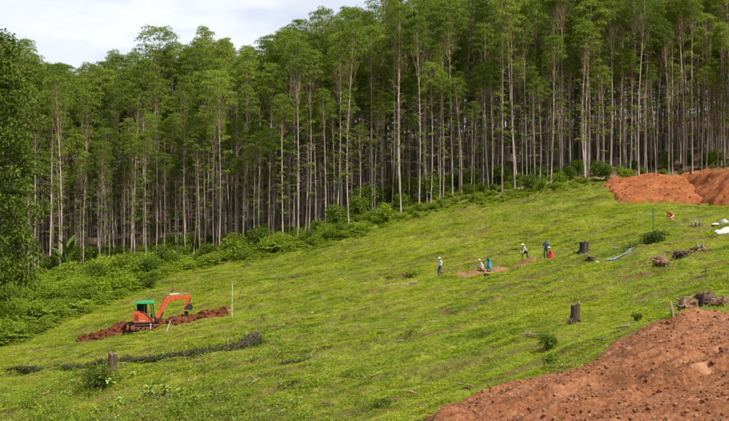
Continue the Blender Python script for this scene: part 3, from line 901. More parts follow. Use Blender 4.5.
# ------------------------------------------------------------------ undergrowth along the wood
def fern(seed, n=13, ln=1.1):
    r = np.random.default_rng(seed); vs, fs, off = [], [], 0
    for i in range(n):
        a = r.uniform(0, 6.28); l = ln*r.uniform(0.6, 1.1); k = 9
        el = r.uniform(0.5, 1.3)
        tt = np.linspace(0.15, 1, k)
        rad = l*tt*math.cos(el)+l*0.25*tt**2; z = l*tt*math.sin(el)-l*0.45*tt**2
        c = np.stack([np.cos(a)*rad, np.sin(a)*rad, z], 1)
        side = np.array([-math.sin(a), math.cos(a), 0.0])
        for sgn in (-1, 1):
            ax = np.tile(side*sgn, (k, 1))+np.array([math.cos(a), math.sin(a), -0.15])*0.5
            v, f = leaf_quads(c, ax, np.tile([[0, 0, 1.0]], (k, 1))+r.normal(size=(k, 3))*0.2, l*0.30*(1.1-tt*0.85), np.full(k, l*0.10), droop=0.2)
            vs.append(v); fs.append(f+off); off += len(v)
    return mesh_np('fern', np.concatenate(vs), np.concatenate(fs), [M_fern])
def shrub_parts(seed, h, rad, mat, leaf, nst=7, per=55):
    r = np.random.default_rng(seed); tb = MB(); cl = []
    for i in range(nst):
        a = i*2.4+r.normal()*0.3; sp = rad*r.uniform(0.2, 0.85); hh = h*r.uniform(0.55, 0.95)
        e = Vector((math.cos(a)*sp, math.sin(a)*sp, hh)); m = Vector((e.x*0.35, e.y*0.35, hh*0.55))
        tb.tube([(0, 0, -0.15), m, e], [0.035, 0.024, 0.008], 4, cap=False)
        cl.append((e, rad*r.uniform(0.35, 0.5)))
        for j in range(3):
            q = m.lerp(e, r.uniform(0, .8))+Vector((r.normal(), r.normal(), r.normal()*0.6))*rad*0.3
            q.z = max(q.z, h*0.12)
            tb.tube([m, q], [0.018, 0.006], 3, cap=False); cl.append((q, rad*r.uniform(0.25, 0.45)))
    vs, fs, off = [], [], 0
    for c, rd in cl:
        n = int(per*(rd/0.4)**2*0.6)+12; d = rand_dirs(n, r, 0.3)
        cen = np.array(c)+d*rd*r.uniform(0.2, 1, (n, 1))**0.5
        cen[:, 2] = np.maximum(cen[:, 2], 0.02)
        ax = d*0.8+r.normal(size=(n, 3))*0.5
        v, f = leaf_quads(cen, ax, rand_dirs(n, r, 0.9), r.uniform(.7, 1.3, n)*leaf, r.uniform(.35, .5, n)*leaf, droop=0.25)
        vs.append(v); fs.append(f+off); off += len(v)
    return tb.mesh('stems', M_darkbark), mesh_np('foliage', np.concatenate(vs), np.concatenate(fs), [mat])
ferns = [fern(600+i, 12+i, 0.95+0.12*i) for i in range(4)]
SHR = [shrub_parts(620, 1.6, 1.0, M_shrub, 0.22), shrub_parts(621, 2.3, 1.2, M_shrub, 0.26, 8), shrub_parts(622, 1.3, 1.1, M_fern, 0.24), shrub_parts(623, 3.1, 1.3, M_shrub, 0.28, 9), shrub_parts(624, 1.8, 0.9, M_fern, 0.30, 6), shrub_parts(625, 1.2, 0.9, M_shrub, 0.20, 6)]
smallb = [joined(a, b, 'bush') for a, b in (SHR[2], SHR[5])]
for me in smallb:
    me.materials[0] = M_darkbark; me.materials[2] = M_fern
n = 32000
fx = RNG.uniform(-70, 66, n); q = RNG.random(n)
lo, hi = LAWN_EDGE(fx), WOOD_EDGE(fx)+13
fy = lo+(hi-lo)*q+RNG.normal(0, 0.7, n)
dens = np.where(fy < WOOD_EDGE(fx)+1, 1.0, 0.45)*np.where((fx > 24), np.clip((32-fx)/8, 0.25, 1), 1)
wide = np.clip((hi-lo)/45, 0.25, 1)
ok = (RNG.random(n) < dens*wide*np.clip((fbm(fx*0.3, fy*0.3, 3, 141)-0.28)*3.5, 0.12, 1)) & ~bare(fx, fy) & (fy > lo-0.3)
fx, fy = fx[ok], fy[ok]; n = len(fx)
s = RNG.uniform(0.6, 1.35, n)*np.clip((fy-LAWN_EDGE(fx))/7+0.22, 0.25, 1)*np.clip(1.15-fx/140, 0.8, 1.4)
s *= np.where(fx > 30, 0.6, 1)*np.where(fy > WOOD_EDGE(fx)-5, 0.62, 1)*(0.35+1.35*fbm(fx*0.35, fy*0.35, 3, 151))
kind = np.where(RNG.random(n) < 0.16, RNG.integers(4, 6, n), RNG.integers(0, 4, n))
s = np.where(kind >= 4, s*0.75, s)
scatter('fern_bank', np.stack([fx, fy, HT(fx, fy)], 1), np.stack([RNG.normal(0, .12, n), RNG.normal(0, .12, n), RNG.uniform(0, 6.28, n)], 1),
        np.stack([s, s, s], 1), kind, ferns+smallb, 'thick bank of bright green ferns and brush between grass and wood', 'ferns')
n_sh = 0; shc = {}
cand = []
rs = np.random.default_rng(8)
for i in range(1500):
    x = rs.uniform(-62, 58); a, b = float(LAWN_EDGE(x)), float(WOOD_EDGE(x))
    y = a+1+(b+(6 if x < 0 else 9)-a)*rs.random()**0.6
    u = UC+FPX*x/y
    if sect(u) is None or bool(bare(np.array([x]), np.array([y]))[0]) or (x > 44 and y < WOOD_EDGE(x)+2): continue
    if any((x-c[0])**2+(y-c[1])**2 < (2.6 if x > 0 else 3.4)**2 for c in cand): continue
    cand.append((x, y, u))
    if len(cand) >= 180: break
for x, y, u in sorted(cand, key=lambda c: c[2]):
    edge = y < WOOD_EDGE(x)-1
    k = sect(u); key = (k, edge); shc[key] = shc.get(key, 0)+1
    v = int(rs.integers(0, 6)) if edge else int(rs.choice([0, 1, 1, 3, 3, 5]))
    if x > 20 and v == 3: v = 1
    label = ('green shrub, %s from left on the fern bank %s' if edge else 'dark shrub, %s from left among the trunks %s') % (ORD[min(shc[key]-1, 13)], SECT[k][2])
    t = thing('shrub', label, 'shrub', (x, y, h1(x, y)), (0, 0, rs.uniform(0, 6.28)), float(rs.uniform(0.5, 1.25)*(1.0 if x < 10 else 0.85)), 'shrubs along the wood edge')
    add_obj('stems', SHR[v][0], t); add_obj('foliage', SHR[v][1], t)

# ------------------------------------------------------------------ single plants
def strip_leaf(ln, wd, arch, segs=6, fold=0.25, tipz=0.0):
    """arched blade in the xz plane, growing along +x, with a folded midrib and real thickness"""
    vs, fs = [], []
    for i in range(segs+1):
        t = i/segs; w = wd*math.sin(PI*min(0.97, 0.10+0.87*t))**0.8*0.5
        x = ln*t*math.cos(arch*(1-t*0.55)); z = ln*t*math.sin(arch*(1-t))+ln*tipz*t
        vs += [(x, -w, z+w*fold), (x, 0, z), (x, w, z+w*fold)]
    for i in range(segs):
        for k in range(2):
            fs.append((3*i+k, 3*i+k+1, 3*i+3+k+1, 3*i+3+k))
    n = len(vs)
    vs += [(x, y, z-0.004) for x, y, z in vs]
    fs += [tuple(j+n for j in reversed(f)) for f in fs]
    me = bpy.data.meshes.new('leaf'); me.from_pydata(vs, [], fs); me.update()
    return me
def leafy(name, label, cat, loc, nleaf, leaf_me, stem_h, mat_stem, spread=(0.2, 1.0), scale=1.0, seed=0, group=None):
    r = random.Random(seed)
    t = thing(name, label, cat, loc, (0, 0, r.uniform(0, 6)), scale, group)
    MB().tube([(0, 0, -0.1), (0.01, 0, stem_h*0.5), (0.0, 0.01, stem_h)], [0.022, 0.018, 0.01], 6).build('stem', mat_stem, t)
    for i in range(nleaf):
        o = add_obj('leaf', leaf_me, t, (0, 0, stem_h*r.uniform(*spread)), (0, -r.uniform(-0.1, 0.45), i*2.399+r.uniform(-.4, .4)))
        k = r.uniform(0.7, 1.1); o.scale = (k, k, k)
    return t
pale_leaf = strip_leaf(0.42, 0.13, 0.75); pale_leaf.materials.append(M_pale)
frond = strip_leaf(2.9, 0.46, 0.9, 9, 0.3, 0.75); frond.materials.append(M_banana)
M_stem = plain('green_stem', (0.12, 0.17, 0.04), 0.6)
leafy('fronded_plant', 'large plant with long upright dark fronds rising from the fern bank', 'plant', at(68, 279)+Vector((0, 0, 0.1)), 9, frond, 0.6, M_stem, (0.5, 1.0), 1.5, 4)
for o in [c for c in bpy.data.objects if c.name.startswith('leaf') and c.parent and c.parent.name.startswith('fronded')]:
    o.rotation_euler.y -= random.Random(o.name).uniform(0.0, 0.35)
SPR = [(107,389,1.5,'pale green seedling with the broadest leaves, growing in front of the dark bush'), (133,378,.75,'small pale seedling right of the weathered grey stump'), (150,397,1.15,'pale leafy seedling, leftmost of the three side by side'),
       (165,396,1.0,'pale leafy seedling, middle of the three side by side'), (181,396,.9,'pale leafy seedling, rightmost of the three side by side'), (121,407,.8,'low pale seedling below the dark bush, right one'), (96,413,.8,'low pale seedling near the bottom left below the dark bush'),
       (214,401,.7,'lone small pale seedling right of the seedling row'), (196,408,.65,'tiny pale seedling below the right end of the seedling row'), (64,398,.7,'small pale seedling left of the dark bush')]
for i, (u, v, sc_, lb) in enumerate(SPR):
    leafy('seedling', lb, 'seedling', at(u, v), 10, pale_leaf, 0.40, M_stem, (0.3, 1.0), sc_*1.35, 40+i, 'pale seedlings in the lower left grass')
def bush(u, v, label, h, rad, mat, leaf, seed, nst=8, per=70):
    a, b = shrub_parts(seed, h, rad, mat, leaf, nst, per)
    t = thing('bush', label, 'bush', at(u, v)); add_obj('stems', a, t); add_obj('foliage', b, t)
bush(95, 391, 'dark rounded bush below the weathered grey stump', 1.45, 1.1, M_broad, 0.20, 701, 7, 42)
bush(547, 350, 'bright leafy bush on the grass near the dirt edge', 0.75, 0.55, M_shrub, 0.17, 702, 7)
bush(637, 326, 'small dark weed standing left of the thin stake', 0.45, 0.24, M_broad, 0.12, 703, 5)
bush(654, 246, 'low dark bush spreading under the blue-topped pole', 0.75, 1.15, M_broad, 0.18, 704, 9)
bush(632, 252, 'low green bush beside the blue-grey plastic strip', 0.5, 0.8, M_shrub, 0.17, 705, 7)
bush(666, 189, 'small dark weed at the lower lip of the red soil spread', 0.5, 0.4, M_broad, 0.15, 706, 5)
bush(412, 277, 'small bright bush in the grass left of the white-shirted worker', 0.5, 0.5, M_fern, 0.2, 707, 6)
bush(385, 412, 'low dark tussock bush at the bottom middle of the slope', 0.35, 0.7, M_broad, 0.14, 708, 8)
bush(551, 367, 'scrubby low bush in the grass against the dirt slope', 0.35, 0.45, M_shrub, 0.13, 709, 6)

# ------------------------------------------------------------------ stumps, logs, roots, rocks
def stump(label, u, v, h, rad, mat, seed, tilt=(0, 0), dead=None):
    r = np.random.default_rng(seed); sd, lv = 18, 8
    fl = r.uniform(0.82, 1.12, sd); top = h*(r.uniform(0.88, 1.07, sd)+0.05*np.sin(np.arange(sd)*0.35+seed))
    vs, fs = [], []
    for j in range(lv+1):
        q = j/lv; flare = 1+0.45*(1-q)**4
        for k in range(sd):
            a = 2*PI*k/sd; rr_ = rad*(fl[k]*(0.75+0.25*(1-q))+0.18*q)*flare*(1+r.normal()*0.025)
            vs.append((math.cos(a)*rr_, math.sin(a)*rr_, -0.25+(top[k]+0.25)*q))
    for j in range(lv):
        for k in range(sd):
            k2 = (k+1) % sd; fs.append((j*sd+k, j*sd+k2, (j+1)*sd+k2, (j+1)*sd+k))
    t = thing('tree_stump', label, 'stump', at(u, v), (tilt[0], tilt[1], 0))
    me = bpy.data.meshes.new('bark'); me.from_pydata(vs, [], fs); me.materials.append(mat); me.update()
    add_obj('bark', me, t)
    vt = [vs[lv*sd+k] for k in range(sd)]; cf = []
    vt2 = [(x*0.55, y*0.55, z+r.normal()*0.02*h) for x, y, z in vt]
    vv = vt+vt2+[(0, 0, h*0.96)]
    for k in range(sd):
        k2 = (k+1) % sd; cf.append((k, k2, sd+k2, sd+k)); cf.append((sd+k, sd+k2, 2*sd))
    me = bpy.data.meshes.new('cut_face'); me.from_pydata(vv, [], cf); me.materials.append(M_cut); me.update()
    add_obj('cut_face', me, t)
    for k in range(4):
        a = r.uniform(0, 6.28)
        MB().tube([(math.cos(a)*rad*0.8, math.sin(a)*rad*0.8, 0.18*h), (math.cos(a)*rad*1.6, math.sin(a)*rad*1.6, 0.03), (math.cos(a+.2)*rad*2.3, math.sin(a+.2)*rad*2.3, -0.12)], [rad*0.3, rad*0.2, rad*0.08], 6).build('root', mat, t, smooth=True)
    return t
stump('upright brown stump on the grass above the leafy bush', 575, 323, 0.98, 0.27, M_stump, 801, (0.03, 0.05))
stump('squat charred black stump right of the red-clad crouching worker', 584, 254, 0.95, 0.40, M_charred, 802)
stump('weathered grey stump standing on the long fallen log', 112, 375, 1.30, 0.30, M_stump, 803, (0, 0.06))
stump('low dark stump left of the blue-grey plastic lump', 591, 261, 0.30, 0.30, M_charred, 804)
t = thing('wooden_stake', 'thin bare leaning stake beside the root heaps at the dirt edge', 'stake', at(673, 326), (0.0, -0.10, 0))
MB().tube([(0, 0, -0.2), (0.02, 0, 0.4), (0.0, 0.02, 0.98)], [0.075, 0.06, 0.045], 8).build('post', M_stick, t, smooth=True)
MB().tube([(0.02, 0, 0.55), (-0.12, 0, 0.78)], [0.03, 0.012], 5).build('twig', M_stick, t)

M_creeper = leaf_mat('dark_creeper', [(0.018, 0.024, 0.007), (0.040, 0.052, 0.010), (0.110, 0.130, 0.030)], 0.2, 0.5, 0.2)
def log_thing(name, label, px, rad, mat, lift=0.1, vines=None, seed=0, stubs=4):
    r = np.random.default_rng(seed)
    pts = [at(u, v) for u, v in px]; dense = []
    for a, b in zip(pts[:-1], pts[1:]):
        for k in range(6): dense.append(a.lerp(b, k/6))
    dense.append(pts[-1])
    o0 = dense[0].copy()
    for i, p in enumerate(dense):
        hs_ = [h1(p.x+dx_, p.y) for dx_ in (-2.5, -1.2, 0, 1.2, 2.5)]
        p.z = max(sum(hs_)/5, hs_[2]-rad*0.1)+lift+r.normal()*rad*0.06; p.x += r.normal()*rad*0.12; p.y += r.normal()*rad*0.2
    t = thing(name, label, 'log', o0); n = len(dense)
    loc = [p-o0 for p in dense]
    MB().tube(loc, [rad*(0.72+0.28*r.random()+(1.3 if name == 'fallen_log' else 0.3)*(i/n)**4) for i in range(n)], 10).build('trunk', mat, t, smooth=True)
    for k in range(stubs):
        i = int(r.integers(2, n-2)); d = Vector((r.normal()*0.5, r.normal()*0.5-0.3, 0.8)).normalized()
        MB().tube([loc[i], loc[i]+d*rad*2, loc[i]+d*rad*(3+2*r.random())], [rad*0.4, rad*0.28, rad*0.14], 6).build('branch_stub', mat, t, smooth=True)
    if vines:
        m = vines; q = r.random(m); base = np.array([[*loc[int(k*(n-1))]] for k in q])
        base += r.normal(size=(m, 3))*[0.4, 0.34, 0.13]*(0.8+1.0*q[:, None]**3)+[0, 0, 0.04]; base[:, 2] += 0.12*np.sin(q*70)*np.sin(q*23)
        v, f = leaf_quads(base, rand_dirs(m, r, 0.3), rand_dirs(m, r, 0.8), r.uniform(0.10, 0.22, m), r.uniform(0.05, 0.11, m), droop=0.3)
        add_obj('creeper', mesh_np('creeper', v, f, [M_creeper]), t)
    return t
log_thing('fallen_log', 'long dark fallen log, overgrown, lying across the lower left grass', [(10,374),(60,371),(112,368),(160,363),(205,358),(240,352),(256,345)], 0.24, M_charred, 0.19, 7000, 811, 0)
log_thing('fallen_branch', 'slim tan fallen branch lying in the grass at mid slope', [(378,291),(395,288),(417,284)], 0.11, M_stick, 0.08, None, 812, 3)
log_thing('fallen_branch', 'short grey branch lying in the grass above the excavator boom', [(268,285),(285,281),(300,277)], 0.12, M_charred, 0.06, 120, 813, 2)
log_thing('fallen_branch', 'rotten branch lying near the bottom middle of the slope', [(282,365),(300,362),(314,358)], 0.09, M_charred, 0.04, 160, 814, 2)

def lump_mesh(name, mats, seed, sx, sy, sz, rough=0.25, sub=3):
    r = np.random.default_rng(seed); bm = bmesh.new(); bmesh.ops.create_icosphere(bm, subdivisions=sub, radius=1.0)
    ph = r.uniform(0, 9, 6)
    for v in bm.verts:
        c = v.co; k = 1+rough*(math.sin(c.x*3.1+ph[0])*math.sin(c.y*2.7+ph[1])+0.6*math.sin(c.z*5.3+ph[2]+c.x*4)+0.35*math.sin(c.y*9+ph[3])*math.sin(c.x*8+ph[4]))+r.normal()*rough*0.18
        v.co = Vector((c.x*sx*k, c.y*sy*k, c.z*sz*k))
    me = bpy.data.meshes.new(name); bm.to_mesh(me); bm.free(); me.materials.append(mats)
    return me
def root_heap(label, u, v, w, h, seed, mat=None, nroot=10, brush=0, rmat=None):
    r = np.random.default_rng(seed); t = thing('root_heap', label, 'root heap', at(u, v), (0, 0, r.uniform(0, 6)))
    o = add_obj('root_ball', lump_mesh('root_ball', mat or M_root, seed, w*0.45, w*0.4, h*0.5, 0.22), t, (0, 0, h*0.36))
    for k in range(nroot):
        a = r.uniform(0, 6.28); el = r.uniform(-0.1, 1.2); d = Vector((math.cos(a)*math.cos(el), math.sin(a)*math.cos(el), math.sin(el)))
        b = Vector((d.x*w*0.3, d.y*w*0.28, h*0.36+d.z*h*0.35)); e = b+d*w*r.uniform(0.2, 0.45); e.z = max(e.z, 0.02)
        MB().tube([b, b.lerp(e, .5)+Vector((r.normal(), r.normal(), r.normal()))*w*0.06, e], [w*0.06, w*0.04, w*0.012], 6).build('root', rmat or mat or M_stick, t, smooth=True)
    if brush:
        base = r.normal(size=(brush, 3))*[w*0.33, w*0.33, 0]; base[:, 2] = np.abs(r.normal(size=brush))*h*0.33
        vv, f = leaf_quads(base, rand_dirs(brush, r, 0.5), rand_dirs(brush, r), r.uniform(.25, .6, brush)*w*0.5, np.full(brush, w*0.035), droop=0.2)
        add_obj('dead_brush', mesh_np('dead_brush', vv, f, [M_dead]), t)
    return t
root_heap('fibrous pale brown root ball beside the thin stake', 688, 312, 1.05, 0.85, 821, None, 10, 160)
root_heap('dark upturned stump with a pale broken top by the dirt', 706, 307, 1.05, 0.85, 822, M_stump, 11, 60, M_root)
root_heap('brown tangled roots at the right border beside the dirt', 723, 306, 0.95, 0.65, 823, M_root, 10, 60, M_stick)
root_heap('low brown clod of roots right below the thin stake', 682, 322, 0.6, 0.32, 824, None, 6, 20)
root_heap('brown brush-covered root heap, left of the pair on the right slope', 661, 270, 1.35, 0.75, 825, None, 9, 260)
root_heap('dark-topped root heap, right of the pair on the right slope', 681, 262, 1.25, 0.70, 826, M_charred, 8, 120, M_root)
root_heap('low dark debris heap above the root heaps on the right', 697, 229, 1.5, 0.40, 827, M_charred, 12, 120, M_stick)
root_heap('tangle of dead brush below the white sheet', 699, 253, 1.6, 0.55, 828, None, 12, 320)
root_heap('small dark clod lying below the tangle of dead brush', 706, 274, 0.6, 0.25, 829, M_charred, 5, 10)
root_heap('small root clod at the dirt edge under the leafy bush', 528, 390, 0.40, 0.2, 830, None, 5, 10)
def rock(label, u, v, w, h, seed, mat, dz=0.0):
    t = add_obj('rock', lump_mesh('rock', mat, seed, w/2, w*0.4, h/2, 0.14, 2), None, at(u, v)+Vector((0, 0, h*0.25+dz)), (0, 0, seed))
    tag(t, label, 'rock', 'pale rocks about the slope')
rock('pale yellow stone at the upper lip of the dirt, leftmost', 505, 399, 0.28, 0.18, 841, M_rock, 0.08)
rock('flat whitish stone at the dirt edge, right of the yellow one', 535, 402, 0.34, 0.12, 842, M_rock, 0.08)
rock('pale stone in the middle of the dirt track', 632, 381, 0.24, 0.10, 843, M_rock, 0.10)
rock('pale stone half buried low on the dirt track at right', 704, 407, 0.26, 0.08, 844, M_rock, 0.08)
rock('grey boulder at the right border behind the white sheet', 724, 227, 0.95, 0.7, 845, M_greyrock)
rock('flat pale stone left of the grey boulder', 716, 227, 0.8, 0.28, 846, M_rock)
rock('blue-grey plastic-like lump at the end of the plastic strip', 597, 264, 0.5, 0.32, 847, M_greyrock)
rock('grey-white stone in the grass right of the excavator', 203, 328, 0.42, 0.34, 848, M_greyrock)
rock('small white stone in the grass near the middle of the slope', 312, 313, 0.25, 0.16, 849, M_rock)

# white sheet and plastic strip
def crumple(name, label, cat, px, width, mat, seed, amp=0.12, segs=26, lift=0.04, sag=0.0):
    r = np.random.default_rng(seed); g = [at(u, v) for u, v in px]
    n = segs; m = 9; top = []
    L_ = [0]
    for a, b in zip(g[:-1], g[1:]): L_.append(L_[-1]+(b-a).length)
    for i in range(n+1):
        d = L_[-1]*i/n; k = min(int(np.searchsorted(L_, d, 'right'))-1, len(g)-2)
        f = (d-L_[k])/(L_[k+1]-L_[k]); p = g[k].lerp(g[k+1], f); tdir = (g[k+1]-g[k]).normalized(); nn = Vector((-tdir.y, tdir.x, 0))
        for j in range(m):
            q = p+nn*width*(j/(m-1)-0.5)*(0.8+0.4*r.random()); top.append(Vector((q.x, q.y, h1(q.x, q.y)+lift+abs(r.normal())*amp+amp*1.6*math.sin(j*0.8+i*0.23)**2)))
    o0 = top[0].copy(); vs = [p-o0 for p in top]; N_ = len(vs); vs += [p-Vector((0, 0, 0.012)) for p in vs]; fs = []
    for i in range(n):
        for j in range(m-1):
            a = i*m+j; fs.append((a, a+1, a+m+1, a+m)); fs.append((a+N_, a+m+N_, a+m+1+N_, a+1+N_))
    me = bpy.data.meshes.new(name); me.from_pydata(vs, [], fs); me.materials.append(mat); me.update()
    return tag(add_obj(name, me, None, o0), label, cat)
M_plastic = plain('blue_grey_plastic', (0.17, 0.22, 0.27), 0.35, 0, 0.5, 3)
crumple('plastic_strip', 'crumpled blue-grey plastic strip lying on the grass right of the charred stump', 'plastic sheet', [(606,264),(618,261),(628,257),(641,252)], 0.40, M_plastic, 851, 0.025)
crumple('white_sheet', 'crumpled white sheet on the grass at the right border', 'sheet', [(720,234),(727,235),(740,236)], 0.9, M_whitecloth, 852, 0.05)

# poles
def banded_pole(name, label, u, v, h, rad, mats, band, tilt=(0, 0)):
    t = thing(name, label, 'pole', at(u, v), (tilt[0], tilt[1], 0))
    k = 0; z = -0.3
    while z < h:
        z2 = min(h, z+band*(1.0 if k % 2 == 0 else 0.45))
        MB().tube([(0, 0, z), (0, 0, z2)], [rad*(1 if k % 2 == 0 else 1.05)]*2, 8).build('band', mats[k % 2], t, smooth=False)
        z = z2; k += 1
    return t
M_white = plain('white_paint', (0.78, 0.78, 0.74), 0.6, 0, 0.15, 8)
M_greypaint = plain('faded_grey_paint', (0.36, 0.35, 0.32), 0.7)
M_blue = plain('blue_paint', (0.03, 0.10, 0.16), 0.6)
M_dkblue = plain('dark_post', (0.035, 0.055, 0.05), 0.7)
M_palepost = plain('weathered_pale_paint', (0.60, 0.59, 0.54), 0.7, 0, 0.3, 9)
banded_pole('survey_pole', 'tall thin white pole with grey bands at the end of the dug soil', 232, 319, 3.35, 0.032, (M_palepost, M_greypaint), 0.42, (0.0, 0.01))
t = thing('thin_pole', 'thin dark pole with a blue upper half behind the low dark bush', 'pole', at(653, 236))
MB().tube([(0, 0, -0.3), (0.01, 0, 1.1)], 0.035, 8).build('lower_post', M_dkblue, t)
MB().tube([(0.01, 0, 1.1), (0.0, 0, 2.15)], 0.045, 8).build('upper_post', M_blue, t)
for u, v, ln, ti, lb in [(150.5, 333, 0.75, 0.05, 'short white stake in front of the excavator track'), (167, 332, 0.95, 0.35, 'slanting white stake below the excavator boom')]:
    t = thing('marker_stake', lb, 'stake', at(u, v), (0, ti, 0), 1, 'white stakes by the excavator')
    MB().tube([(0, 0, -0.15), (0, 0, ln*0.85), (0, 0, ln)], [0.035, 0.032, 0.02], 6).build('post', M_white, t)
    MB().tube([(0, 0, ln*0.70), (0, 0, ln*0.78)], [0.038, 0.038], 6).build('band', M_greypaint, t)

# ------------------------------------------------------------------ excavator
M_orange = plain('orange_paint', (0.56, 0.085, 0.014), 0.5, 0, 0.14, 4.5, 0.15, (0.24, 0.055, 0.020))
M_dark = plain('black_steel', (0.022, 0.022, 0.024), 0.55, 0, 0.3, 5)
M_rubber = plain('muddy_track_rubber', (0.040, 0.030, 0.024), 0.85, 0, 0.1, 3, 0.3, (0.17, 0.075, 0.038))
M_green = plain('green_roof_paint', (0.025, 0.30, 0.13), 0.45, 0, 0.2, 2)
M_steel = plain('bright_cylinder_rod', (0.62, 0.62, 0.62), 0.25, 0.9, 0.05)
M_mud = plain('mud_caked_steel', (0.22, 0.085, 0.040), 0.85, 0, 0.4, 4)
M_cream = plain('pale_panel', (0.62, 0.60, 0.55), 0.5)
def glass_mat():
    m, n, nodes, link = new_mat('cab_glass')
    out = nodes.new('ShaderNodeOutputMaterial'); p = nodes.new('ShaderNodeBsdfPrincipled')
    p.inputs['Base Color'].default_value = (0.75, 0.86, 0.82, 1); p.inputs['Roughness'].default_value = 0.04
    p.inputs['Transmission Weight'].default_value = 1.0; p.inputs['IOR'].default_value = 1.2
    link(p.outputs['BSDF'], out.inputs['Surface']); return m
M_glass = glass_mat()
def excavator(loc, rz, pitch, roll):
    t = thing('mini_excavator', 'orange mini excavator with green cab roof standing on the dug soil', 'excavator', loc, (roll, pitch, rz))
    for sy in (-1, 1):                      # near and far crawler
        y0, y1 = sy*0.58, sy*0.96
        a, b, hh = -1.10, 1.02, 0.25
        prof = []
        for k in range(9): an = PI/2+PI*k/8; prof.append((a+hh*math.cos(an), 0.26+hh*math.sin(an)))
        for k in range(9): an = -PI/2+PI*k/8; prof.append((b+hh*math.cos(an), 0.26+hh*math.sin(an)))
        inner = [(x*0.93+(-0.003), 0.26+(z-0.26)*0.78) for x, z in prof]
        mb = MB(); n_ = len(prof)
        vs = [(x, y0, z) for x, z in prof]+[(x, y1, z) for x, z in prof]+[(x, y0, z) for x, z in inner]+[(x, y1, z) for x, z in inner]
        fs = []
        for k in range(n_):
            k2 = (k+1) % n_
            fs += [(k, k2, n_+k2, n_+k), (2*n_+k, 3*n_+k, 3*n_+k2, 2*n_+k2), (k, 2*n_+k, 2*n_+k2, k2), (n_+k, n_+k2, 3*n_+k2, 3*n_+k)]
        mb.add(vs, fs); tr_ = mb.build('crawler_track', M_rubber, t)
        per = []                            # grouser bars
        for k in range(13):
            x = a+(b-a)*k/12; per += [(x, 0.26+hh, 0), (x, 0.26-hh, 0)]
        for k in range(1, 6):
            an = PI/2+PI*k/6; per.append((a+hh*math.cos(an), 0.26+hh*math.sin(an), an)); an = -PI/2+PI*k/6; per.append((b+hh*math.cos(an), 0.26+hh*math.sin(an), an))
        g = MB()
        for x, z, an in per: g.box((x, (y0+y1)/2, z), (0.045, 0.385, 0.05), Matrix.Rotation(-an-PI/2 if an else 0, 3, 'Y'))
        g.build('grouser_bars', M_rubber, tr_)
        for x, rd in ((a, 0.19), (b, 0.19), (-0.65, 0.10), (-0.2, 0.10), (0.25, 0.10), (0.65, 0.10)):
            z = 0.26 if rd > 0.15 else 0.15
            MB().tube([(x, y0+sy*0.03, z), (x, y1+sy*0.015, z)], rd, 14).build('track_wheel', M_mud, tr_)
        MB().box(((a+b)/2, sy*0.75, 0.27), (1.75, 0.22, 0.16)).build('track_frame', M_mud, tr_)
    MB().box((-0.05, 0, 0.34), (1.1, 1.15, 0.22)).build('undercarriage', M_mud, t, bevel=0.02)
    MB().tube([(0, 0, 0.44), (0, 0, 0.60)], 0.42, 20).build('slew_ring', M_dark, t)
    bl = MB().prism([(-1.78, 0.05), (-1.66, 0.02), (-1.62, 0.24), (-1.66, 0.48), (-1.74, 0.50), (-1.71, 0.26)], -0.95, 0.95).build('dozer_blade', M_mud, t)
    for sy in (-0.35, 0.35): MB().box((-1.3, sy, 0.28), (0.75, 0.10, 0.12)).build('blade_arm', M_mud, bl)
    # revolving house
    MB().box((-0.12, 0, 0.655), (1.85, 1.55, 0.11)).build('deck', M_dark, t, bevel=0.015)
    prof = [(-1.14, 0.715), (-1.22, 1.0), (-1.20, 1.60), (-1.08, 1.74), (-0.50, 1.76), (-0.10, 1.62), (0.22, 1.34), (0.50, 1.02), (0.60, 0.715)]
    MB().tube([(-0.98, -0.45, 1.74), (-0.98, -0.45, 2.05), (-1.08, -0.45, 2.12)], 0.035, 8).build('exhaust_pipe', M_dark, t, smooth=True)
    hb = MB().prism(prof, -0.80, -0.30).build('engine_cover', M_orange, t, bevel=0.03)
    for k in range(5): MB().box((-0.82, -0.806, 0.95+0.12*k), (0.40, 0.02, 0.05)).build('louver', M_dark, hb)
    MB().box((-0.25, -0.806, 0.86), (0.55, 0.018, 0.05)).build('stripe', M_cream, hb)
    MB().prism([(-1.20, 0.70), (-1.28, 1.05), (-1.20, 1.55), (-1.02, 1.60), (-1.00, 0.70)], -0.29, 0.80).build('counterweight', M_orange, t, bevel=0.03)
    MB().prism([(-0.98, 0.715), (-0.98, 1.12), (0.40, 1.02), (0.72, 0.88), (0.74, 0.715)], -0.28, 0.80).build('cab_base', M_orange, t, bevel=0.02)
    arcp = [(-0.50, -0.82, 1.80), (-0.08, -0.82, 1.66), (0.26, -0.82, 1.38), (0.54, -0.82, 1.04), (0.68, -0.82, 0.74)]
    MB().tube(arcp, 0.04, 8).build('side_rail', M_dark, t, smooth=True)
    MB().prism([(-0.80, 1.12), (-0.85, 1.75), (-0.72, 1.76), (-0.60, 1.30), (-0.15, 1.28), (-0.13, 1.14)], -0.02, 0.46).build('seat', M_dark, t, bevel=0.03)
    for y in (-0.08, 0.55): MB().tube([(0.05, y, 1.05), (0.12, y, 1.45), (0.10, y, 1.55)], [0.02, 0.018, 0.03], 8).build('control_lever', M_dark, t)
    MB().box((0.42, 0.2, 1.20), (0.12, 0.5, 0.42)).build('console', M_dark, t, bevel=0.02)
    cab_y = (-0.30, 0.78)
    for x0, x1, y in ((-0.92, -0.90, cab_y[0]), (-0.92, -0.90, cab_y[1]), (0.62, 0.44, cab_y[0]), (0.62, 0.44, cab_y[1]), (-0.16, -0.12, cab_y[0])):
        MB().beam([(x0, y, 1.0), (x1, y, 2.45)], [0.08, 0.08], [0.07, 0.07]).build('cab_pillar', M_dark, t)
